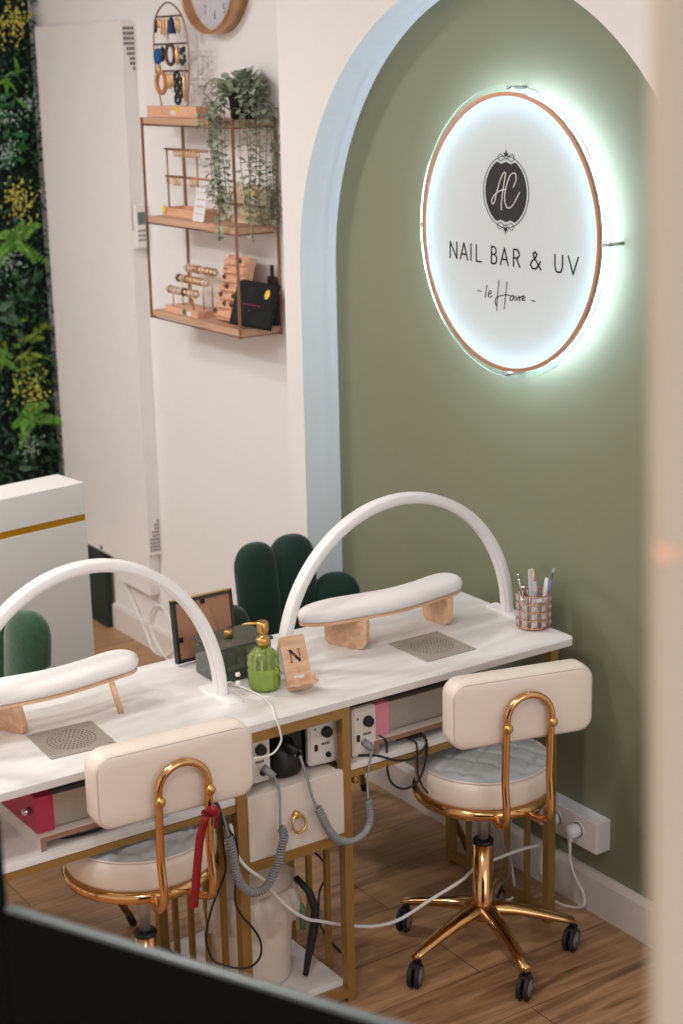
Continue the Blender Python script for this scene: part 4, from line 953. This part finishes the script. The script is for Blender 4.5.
tool('nail_brush',(2.5680,2.9850,cz),(2.6080,2.9820,TZ+.128),.0022,M('dark_grey_handle',(90,92,90),.4),'thin grey brush leaning out to the right with a pale tip','brush',(.012,.004,LF_W))
# ------------------------------------------------------------------ rolling stools
def stool(cx,cy,rz,dz,lab):
    t=thing('rolling_stool',lab,'stool',(cx,cy,0),rz,'gold and cream rolling stools')
    B=lambda n,mb,m,p=t,**k: build(n,mb,m,p,world=False,**k)
    for i,wa in enumerate((-173.7,-101.8,-31.6,41.3,113.3)):
        a=math.radians(wa)-(-.252); o=V((math.cos(a),math.sin(a),0)); s_=V((-o.y,o.x,0))
        mb=MB(); rings=[]
        for r,z,w,h in ((.0,.118,.024,.034),(.035,.122,.020,.032),(.09,.113,.0165,.026),(.15,.098,.0145,.022),(.20,.084,.013,.019),(.224,.078,.012,.016),(.232,.075,.007,.009)):
            rings.append([mb.bm.verts.new(o*r+s_*(w*1.25*math.cos(q))+V((0,0,z+h*.58*math.sin(q)))) for q in [2*PI*k/12 for k in range(12)]])
        for j in range(len(rings)-1):
            for k in range(12): f=mb.bm.faces.new([rings[j][k],rings[j][(k+1)%12],rings[j+1][(k+1)%12],rings[j+1][k]]); f.smooth=True
        mb.bm.faces.new(rings[-1]); B('base_leg',mb,BRASS)
        c=o*.223; q=math.radians(56.5-28)+rnd.uniform(-.25,.25)-rz; d=V((math.cos(q),math.sin(q),0)); e=V((-d.y,d.x,0))
        mb=MB(); mb.cyl(c+V((0,0,.078)),c+V((0,0,.052)),.006,n=10); mb.obox(c-d*.004+V((0,0,.054)),(.034,.022,.018),Matrix.Rotation(q,3,'Z'),.005)
        cs=B('caster',mb,BLACKP)
        for sg_ in (-1,1):
            mb=MB(); ce=c-d*.010+V((0,0,.0302))
            R=Matrix.Rotation(q,3,'Z'); mb.lathe([(.006,.003),(.027,.003),(.030,.006),(.030,.012),(.027,.014),(.008,.014)],ce,24,'y',R=R@Matrix.Scale(sg_,3,V((0,1,0)))); w_=B('wheel',mb,BLACKR,cs)
            mb=MB(); mb.lathe([(0,.0135),(.021,.0135),(.020,.0155),(.006,.016),(.005,.0185),(0,.019)],ce,20,'y',R=R@Matrix.Scale(sg_,3,V((0,1,0)))); B('hub_cap',mb,GREYW,cs)
    mb=MB(); mb.lathe([(0,.098),(.030,.098),(.033,.110),(.029,.130),(.025,.140),(.025,.30),(0,.30)],(0,0,0),28); B('column_sleeve',mb,BRASS)
    mb=MB(); mb.lathe([(.0251,.297),(.0258,.299),(.0258,.306),(.019,.310),(0,.310)],(0,0,0),24); B('collar',mb,BLACKP)
    B('gas_piston',MB().cyl((0,0,.31),(0,0,.425+dz),.0125,n=16),STEEL)
    z=dz
    mb=MB(); mb.lathe([(0,.424+z),(.05,.422+z),(.12,.424+z),(.155,.428+z),(.168,.434+z),(.172,.446+z),(.168,.456+z),(.15,.458+z),(0,.458+z)],(0,0,0),64); B('seat_pan',mb,BRASS)
    mb=MB(); mb.obox((0,0,.415+z),(.10,.13,.016),Matrix.Identity(3),.003); mb.tube([(.02,0,.414+z),(.10,.06,.412+z),(.145,.09,.408+z)],.005,8); B('tilt_mechanism',mb,BLACKP)
    # cushion: side and tufted top
    mb=MB(); mb.mi=0
    prof=[(.150,.457),(.160,.459),(.164,.468),(.1645,.505),(.160,.519),(.155,.521),(.148,.512)]
    mb.lathe([(r,zz+z) for r,zz in prof],(0,0,0),72)
    B('cushion_side',mb,LEATHER)
    mb=MB(); n=72; nr=26; rings=[]
    def ht(x,y):
        r=(x*x+y*y)**.5; b=.526+.013*(1-(r/.16)**2.5)
        u=(x+y)/.085; v=(x-y)/.085; du=abs(u-round(u)); dv=abs(v-round(v))
        return b-.0055*math.exp(-(du/.07)**2)-.0055*math.exp(-(dv/.07)**2)+z
    for j in range(nr+1):
        r=.158*(1-j/nr)
        if j==nr: break
        rings.append([mb.bm.verts.new((r*math.cos(2*PI*k/n),r*math.sin(2*PI*k/n),ht(r*math.cos(2*PI*k/n),r*math.sin(2*PI*k/n)))) for k in range(n)])
    for j in range(len(rings)-1):
        for k in range(n): f=mb.bm.faces.new([rings[j][k],rings[j][(k+1)%n],rings[j+1][(k+1)%n],rings[j+1][k]]); f.smooth=True
    f=mb.bm.faces.new(rings[-1]); B('cushion_top',mb,SEATF)
    mb=MB(); mb.tube([(.1575*math.cos(2*PI*k/64),.1575*math.sin(2*PI*k/64),.5235+z) for k in range(64)],.0028,6,closed=True); B('cushion_piping',mb,LEATHER)
    # backrest
    W,H,D=.350,.160,.066; zc_=.729+z
    mb=MB(); N=8
    layers=((-.221+.0,-.010),(-.226,-.004)) ; 
    rings=[]
    for y_,ins in ((-.2235,.030),(-.2225,.012),(-.220,.004),(-.212,0),(-.19,-.0015),(-.168,0),(-.158,.006),(-.153,.016),(-.151,.035)):
        rings.append([mb.bm.verts.new((u,y_,v+zc_)) for u,v in rrect(W-2*ins,H-2*ins,.036-min(ins,.02),N)])
    for j in range(len(rings)-1):
        m_=len(rings[0])
        for k in range(m_): f=mb.bm.faces.new([rings[j][k],rings[j][(k+1)%m_],rings[j+1][(k+1)%m_],rings[j+1][k]]); f.smooth=True
    mb.bm.faces.new(rings[0][::-1]); mb.bm.faces.new(rings[-1]); B('backrest',mb,LEATHER)
    mb=MB(); mb.tube([(u,-.2195,v+zc_) for u,v in rrect(W-.012,H-.012,.033,10)],.0016,6,closed=True); B('backrest_seam',mb,PIPE)
    # bent tube support
    s=.055; P=[(-s*.75,-.155,.436+z),(-s*.9,-.18,.434+z),(-s,-.215,.446+z),(-s,-.236,.466+z),(-s,-.240,.50+z),(-s,-.232,.56+z),(-s,-.234,.62+z),(-s,-.237,.70+z)]
    ar=[(-s*math.cos(q),-.238,.712+z+s*1.0*math.sin(q)) for q in [PI*k/14 for k in range(15)]]
    Q=bez(P,6)+[V(p) for p in ar]+bez([(-p[0],p[1],p[2]) for p in P[::-1]],6)
    Q=[V((p[0]+.005,p[1],p[2])) for p in Q]
    B('back_support_tube',MB().tube(Q,.0088,12),BRASS)
    for sx in (-1,1):
        mb=MB(); mb.lathe([(0,0),(.0115,0),(.0115,.006),(.008,.010),(0,.011)],(.005+sx*s,-.243,.697+z),16,'y',R=Matrix.Rotation(PI,3,'Z')); B('bolt_cap',mb,BRASS2)
    return t
s1_=stool(2.281,2.851,-.252,0,'cream and gold rolling stool standing nearest the sage wall and power strip')
s2_=stool(1.411,2.944,-.07,.026,'cream and gold rolling stool with a red ribbon tied to its back tube')
rb2=thing('ribbon','red satin ribbon tied around the back tube of the left stool','ribbon',(1.475,2.70,.50))
mt=WM[s2_]
def sl(x,y,z): return mt@V((x,y,z))
mb=MB()
def strip(mb,pts,w,nrm,th=.0012):
    pr_=None
    for p in bez(pts,6):
        q=(p+nrm*w/2,p-nrm*w/2); 
        vs=[mb.bm.verts.new(v) for v in (q[0],q[1],q[1]+V((0,th,0)),q[0]+V((0,th,0)))]
        if pr_:
            for k in range(4): f=mb.bm.faces.new([pr_[k],pr_[(k+1)%4],vs[(k+1)%4],vs[k]]); f.smooth=True
        pr_=vs
strip(mb,[sl(.050,-.252,.672),sl(.040,-.258,.665),sl(.030,-.254,.63),sl(.024,-.250,.58),sl(.016,-.250,.52),sl(.010,-.250,.475)],.017,V((.834,-.552,.05)).normalized())
build('hanging_tail',mb,RED,rb2)
mb=MB(); strip(mb,[sl(.046,-.252,.682),sl(.058,-.262,.684),sl(.074,-.256,.668),sl(.066,-.250,.650),sl(.074,-.246,.645)],.020,V((.3,0,1)).normalized())
build('bow_loop',mb,RED,rb2)
mb=MB(); c=sl(.060,-.235,.668); mb.tube([c+V((.0125*math.cos(a),.0125*math.sin(a),0)) for a in [2*PI*k/16 for k in range(16)]],.0045,6,closed=True); build('knot_band',mb,RED,rb2)
# ------------------------------------------------------------------ power strip, plugs and floor leads
pw=thing('power_strip','white multi-socket power strip fixed low on the sage wall behind the right stool','power strip',(2.625,2.97,.19))
build('housing',MB().box((2.598,2.792,.190),(2.646,3.16,.276),.003),WHITEP,pw)
for y in (2.862,2.945,3.028,3.11):
    mb=MB(); mb.lathe([(.024,0),(.024,-.0015),(.020,-.0015),(.019,0)],(2.598,y,.234),24,'x'); build('socket',mb,WHITEP,pw)
    if y!=2.862: pass
def plug(y,lab,z=.234):
    t=thing('power_plug',lab,'plug',(2.58,y,z-.02),0,'white plugs in the wall power strip')
    mb=MB(); mb.lathe([(.017,0),(.018,-.006),(.017,-.026),(.013,-.032),(0,-.033)],(2.5965,y,z),24,'x'); build('plug_body',mb,WHITEP,t)
    mb=MB(); mb.tube([(2.574,y,z-.004),(2.572,y,z-.03)],[.009,.005],10); build('strain_relief',mb,WHITEP,t)
plug(2.862,'white plug nearest the end of the wall power strip'); plug(2.945,'white plug second from the end of the wall power strip, beside the gold desk leg')
cable('power_cable',[(2.572,2.862,.205),(2.574,2.86,.15),(2.588,2.852,.10),(2.602,2.84,.06),(2.602,2.842,.025),(2.592,2.90,.004),(2.585,2.98,.004)],.0035,WHITEP,'white lead dropping from the end plug down to the skirting')
cable('power_cable',[(2.572,2.945,.205),(2.565,2.942,.18),(2.548,2.94,.15),(2.545,2.94,.10),(2.562,2.935,.075),(2.58,2.935,.10),(2.585,2.935,.14),(2.57,2.925,.19),(2.552,2.915,.215),(2.514,2.91,.199),(2.44,2.91,.203),(2.319,2.92,.190),(2.262,2.91,.176),(2.163,2.91,.153),(2.073,2.91,.131),(1.999,2.91,.137),(1.913,2.91,.168),(1.84,2.905,.205),(1.80,2.895,.228),(1.750,2.885,.273),(1.70,2.875,.335),(1.66,2.845,.39),(1.60,2.845,.46),(1.58,2.845,.55)],.0042,WHITEP,'long white lead sagging from the wall sockets past the right stool')
cable('power_cable',[(2.595,3.11,.20),(2.56,3.10,.12),(2.54,3.05,.06),(2.50,3.0,.012),(2.46,3.05,.006),(2.50,3.15,.006),(2.56,3.2,.006)],.0032,WHITEP,'white lead lying tangled on the floor inside the right end frame')
cable('power_cable',[(2.40,3.18,.57),(2.42,3.12,.45),(2.44,3.08,.30),(2.49,3.0,.12),(2.50,3.06,.02),(2.45,3.12,.006)],.0032,GREYP,'grey lead hanging behind the column of the right stool')
build('cable_tie',MB().lathe([(.010,0),(.012,.001),(.012,.016),(.010,.017)],(2.530,2.856,.186),16),WHITEP,label='white cable tie holding leads against the right gold desk leg',cat='cable tie') if False else None
# cable loop on the recess wall
cable('wall_cable',[(2.644,5.60,.30),(2.642,5.52,.22),(2.640,5.42,.13),(2.635,5.33,.05),(2.63,5.28,.006),(2.632,5.20,.004),(2.636,5.12,.05),(2.636,5.11,.13),(2.636,5.17,.19),(2.636,5.25,.19),(2.636,5.30,.13),(2.636,5.29,.07),(2.632,5.22,.02),(2.62,5.12,.004)],.004,WHITEP,'white cable curling in a loop down the wall under the tall white unit')
# ------------------------------------------------------------------ green velvet shell chairs
def shell_chair(x,y,rz,lab,mat,hs=1.0):
    t=thing('shell_chair',lab,'chair',(x,y,0),rz)
    B=lambda n,mb,m,**k: build(n,mb,m,t,world=False,**k)
    # local: faces -y, back at +y
    petals=((-.262,.05,.600,-1.0),(-.188,.175,.705,-.42),(-.064,.225,.853,-.12),(.064,.225,.856,.12),(.188,.175,.735,.42),(.262,.05,.600,1.0))
    for px,py,zt_,yaw_ in petals:
        mb=MB(); rings=[]; N=20; R=Matrix.Rotation(-yaw_,3,'Z'); zt_*=hs; Rt_=.071; d0=.040
        zs=[.36+(zt_-Rt_-.36)*k/8 for k in range(9)]; es=[1]*9
        for k in range(1,8):
            a=PI/2*k/8; zs.append(zt_-Rt_+Rt_*math.sin(a)); es.append(math.cos(a)**.8)
        for z,e in zip(zs,es):
            f=(z-.36)/(zt_-.36); w=Rt_*e; d=d0*max(.25,e)
            rings.append([mb.bm.verts.new(V((px*(.80+.14*f),py-.03+.05*f,z))+R@V((w*math.cos(q),d*math.sin(q),0))) for q in [2*PI*j/N for j in range(N)]])
        for i in range(len(rings)-1):
            for j in range(N): fc=mb.bm.faces.new([rings[i][j],rings[i][(j+1)%N],rings[i+1][(j+1)%N],rings[i+1][j]]); fc.smooth=True
        fc=mb.bm.faces.new(rings[-1]); fc.smooth=True; mb.bm.faces.new(rings[0][::-1]); B('back_channel',mb,mat)
    mb=MB(); mb.lathe([(0,.33),(.20,.33),(.235,.345),(.245,.39),(.235,.43),(.20,.45),(0,.46)],(0,-.03,0),40); B('seat_cushion',mb,mat)
    for sx in (-1,1):
        for sy in (-1,1):
            mb=MB(); mb.tube([(sx*.19,sy*.16-.01,.335),(sx*.300,sy*.255,.02)],[.015,.009],12); lg=B('leg',mb,GOLDP)
            mb=MB(); mb.cyl((sx*.2965,sy*.252,.03),(sx*.306,sy*.259,0),.0105,.010,12); build('foot_cap',mb,BLACKP,lg,world=False)
    return t
shell_chair(2.270,3.535,0,'dark green velvet shell-back chair behind the right half of the desk',VELVET)
shell_chair(1.255,3.60,-1.0,'green plush shell-back chair cut off by the left edge, in front of the counter',VELVET2,.97)
# ------------------------------------------------------------------ reception counter
ct=thing('reception_counter','white reception counter with a gold inlay strip at the far left','counter',(1.6,4.35,0))
th=.1363; Rk=Matrix.Rotation(th,3,'Z'); ck=V((1.925,4.25,0))
def cbx(a,b,bev=0):
    mb=MB(); mb.box(a,b,bev)
    for v in mb.bm.verts: v.co=ck+Rk@v.co
    return mb
CH=.978
build('top_ledge',cbx((-1.5,0,CH-.095),(0,.142,CH),.002),COUNTER,ct)
build('gold_strip',cbx((-1.5,.003,CH-.115),(-.001,.139,CH-.095)),GOLDS,ct)
build('front_panel',cbx((-1.5,0,0),(0,.142,CH-.115),.001),COUNTER,ct)
bxg=thing('wall_panel','dark green upright panel with a thin gold edge on the wall under the tall white unit','panel',(2.62,5.74,0))
build('board',MB().box((2.612,5.625,0),(2.648,5.93,.312),.002),DARKG,bxg); build('trim_edge',MB().box((2.642,5.621,0),(2.648,5.625,.312)),GOLDP,bxg)
# ------------------------------------------------------------------ near foreground: black railing and beige post
rl=thing('railing_panel','black railing panel with a grey cap and taller end post, blurred at lower left','railing',(.68,1.28,0))
a=V((0.5682,1.5100,0)); b=V((0.7719,1.0938,0)); d=(b-a).normalized(); nrm=V((-d.y,d.x,0))
if nrm.y<0: nrm=-nrm
a0=a-d*.03; b0=a+d*1.3
ang=math.atan2(d.y,d.x); Rr_=Matrix.Rotation(ang,3,'Z')
def rbox(s0,s1,z0,z1,w0,w1,bev=0):
    mb=MB(); mb.box((s0,w0,z0),(s1,w1,z1),bev)
    for v in mb.bm.verts: v.co=a+Rr_@v.co
    return mb
build('panel',rbox(0,1.5,0,1.2735,-.010,0),RAILB,rl); build('cap',rbox(0,1.5,1.2735,1.280,-.010,0,.002),RAILC,rl)
build('end_post',rbox(-.09,-.002,0,1.378,-.012,0,.004),RAILB,rl)
bp=thing('beige_post','tall beige door post out of focus along the right edge','post',(.58,.52,0))
base=V((.5431,.559,1.899)); rt=V((.834,-.552,0)); fw=V((.552,.834,0))
mb=MB()
def pp(u,v,z): 
    lean=-(z-1.899)*.028+.010
    q=base+rt*(u+lean)+fw*v; return V((q.x,q.y,z))
vs=[]
for z in (0,CEZ): vs.append([mb.bm.verts.new(pp(u,v,z)) for u,v in ((0,0),(.18,0),(.18,.025),(0,.025))])
mb.bm.faces.new(vs[0][::-1]); mb.bm.faces.new(vs[1])
for k in range(4): mb.bm.faces.new([vs[0][k],vs[0][(k+1)%4],vs[1][(k+1)%4],vs[1][k]])
build('post_body',mb,FRAMEP,bp)
mb=MB(); c=pp(.003,-.002,1.899); mb.obox(c,(.010,.006,.006),Matrix.Rotation(-.585,3,'Z'),.0015); build('latch',mb,PEACH,bp)
# ------------------------------------------------------------------ lights
def area(name,loc,rot,sx,sy,power,col):
    l=bpy.data.lights.new(name,'AREA'); l.shape='RECTANGLE'; l.size=sx; l.size_y=sy; l.energy=power; l.color=col
    o=bpy.data.objects.new(name,l); COL.objects.link(o); o.location=loc; o.rotation_euler=rot; return o
area('shop_window_daylight',(.3,-1.28,1.6),(math.radians(90),0,0),3.8,2.1,52,(.93,.97,1.0))
for i,(x,y) in enumerate(((.3,1.0),(.5,2.3),(0,3.6),(.9,4.6),(0,5.4))):  # last one is an added fill that brightens the back and tall unit
    area('ceiling_and_fill_light',(x,y,CEZ-.03),(0,0,0),.3,.3,(16,17,22,15,34)[i],(1,.985,.955))
w=bpy.data.worlds.new('World'); scn.world=w; w.use_nodes=True; w.node_tree.nodes['Background'].inputs[0].default_value=(.8,.88,1,1); w.node_tree.nodes['Background'].inputs[1].default_value=.4
# ------------------------------------------------------------------ camera
yaw,pitch,roll=0.585259,0.267187,-0.0216441
cp_,sp_=math.cos(pitch),math.sin(pitch); cr_,sr_=math.cos(roll),math.sin(roll)
R=Matrix(((cr_,-sr_,0),(sr_,cr_,0),(0,0,1)))@Matrix(((1,0,0),(0,-sp_,-cp_),(0,cp_,-sp_)))@Matrix(((math.cos(yaw),-math.sin(yaw),0),(math.sin(yaw),math.cos(yaw),0),(0,0,1)))
cm=bpy.data.cameras.new('camera'); co=bpy.data.objects.new('camera',cm); COL.objects.link(co)
X,Yd,Z=V(R[0]),V(R[1]),V(R[2])
m4=Matrix(((X.x,-Yd.x,-Z.x,0),(X.y,-Yd.y,-Z.y,0),(X.z,-Yd.z,-Z.z,2.1324),(0,0,0,1)))
co.matrix_world=m4
cm.sensor_fit='VERTICAL'; cm.sensor_height=36; cm.sensor_width=24; cm.lens=1642.38/1024*36; cm.clip_start=.02
cm.dof.use_dof=True; cm.dof.focus_distance=3.65; cm.dof.aperture_fstop=4.0
scn.camera=co
vs_=scn.view_settings; vs_.view_transform='Standard'; vs_.look='None'; vs_.exposure=0; vs_.gamma=1; vs_.use_curve_mapping=False
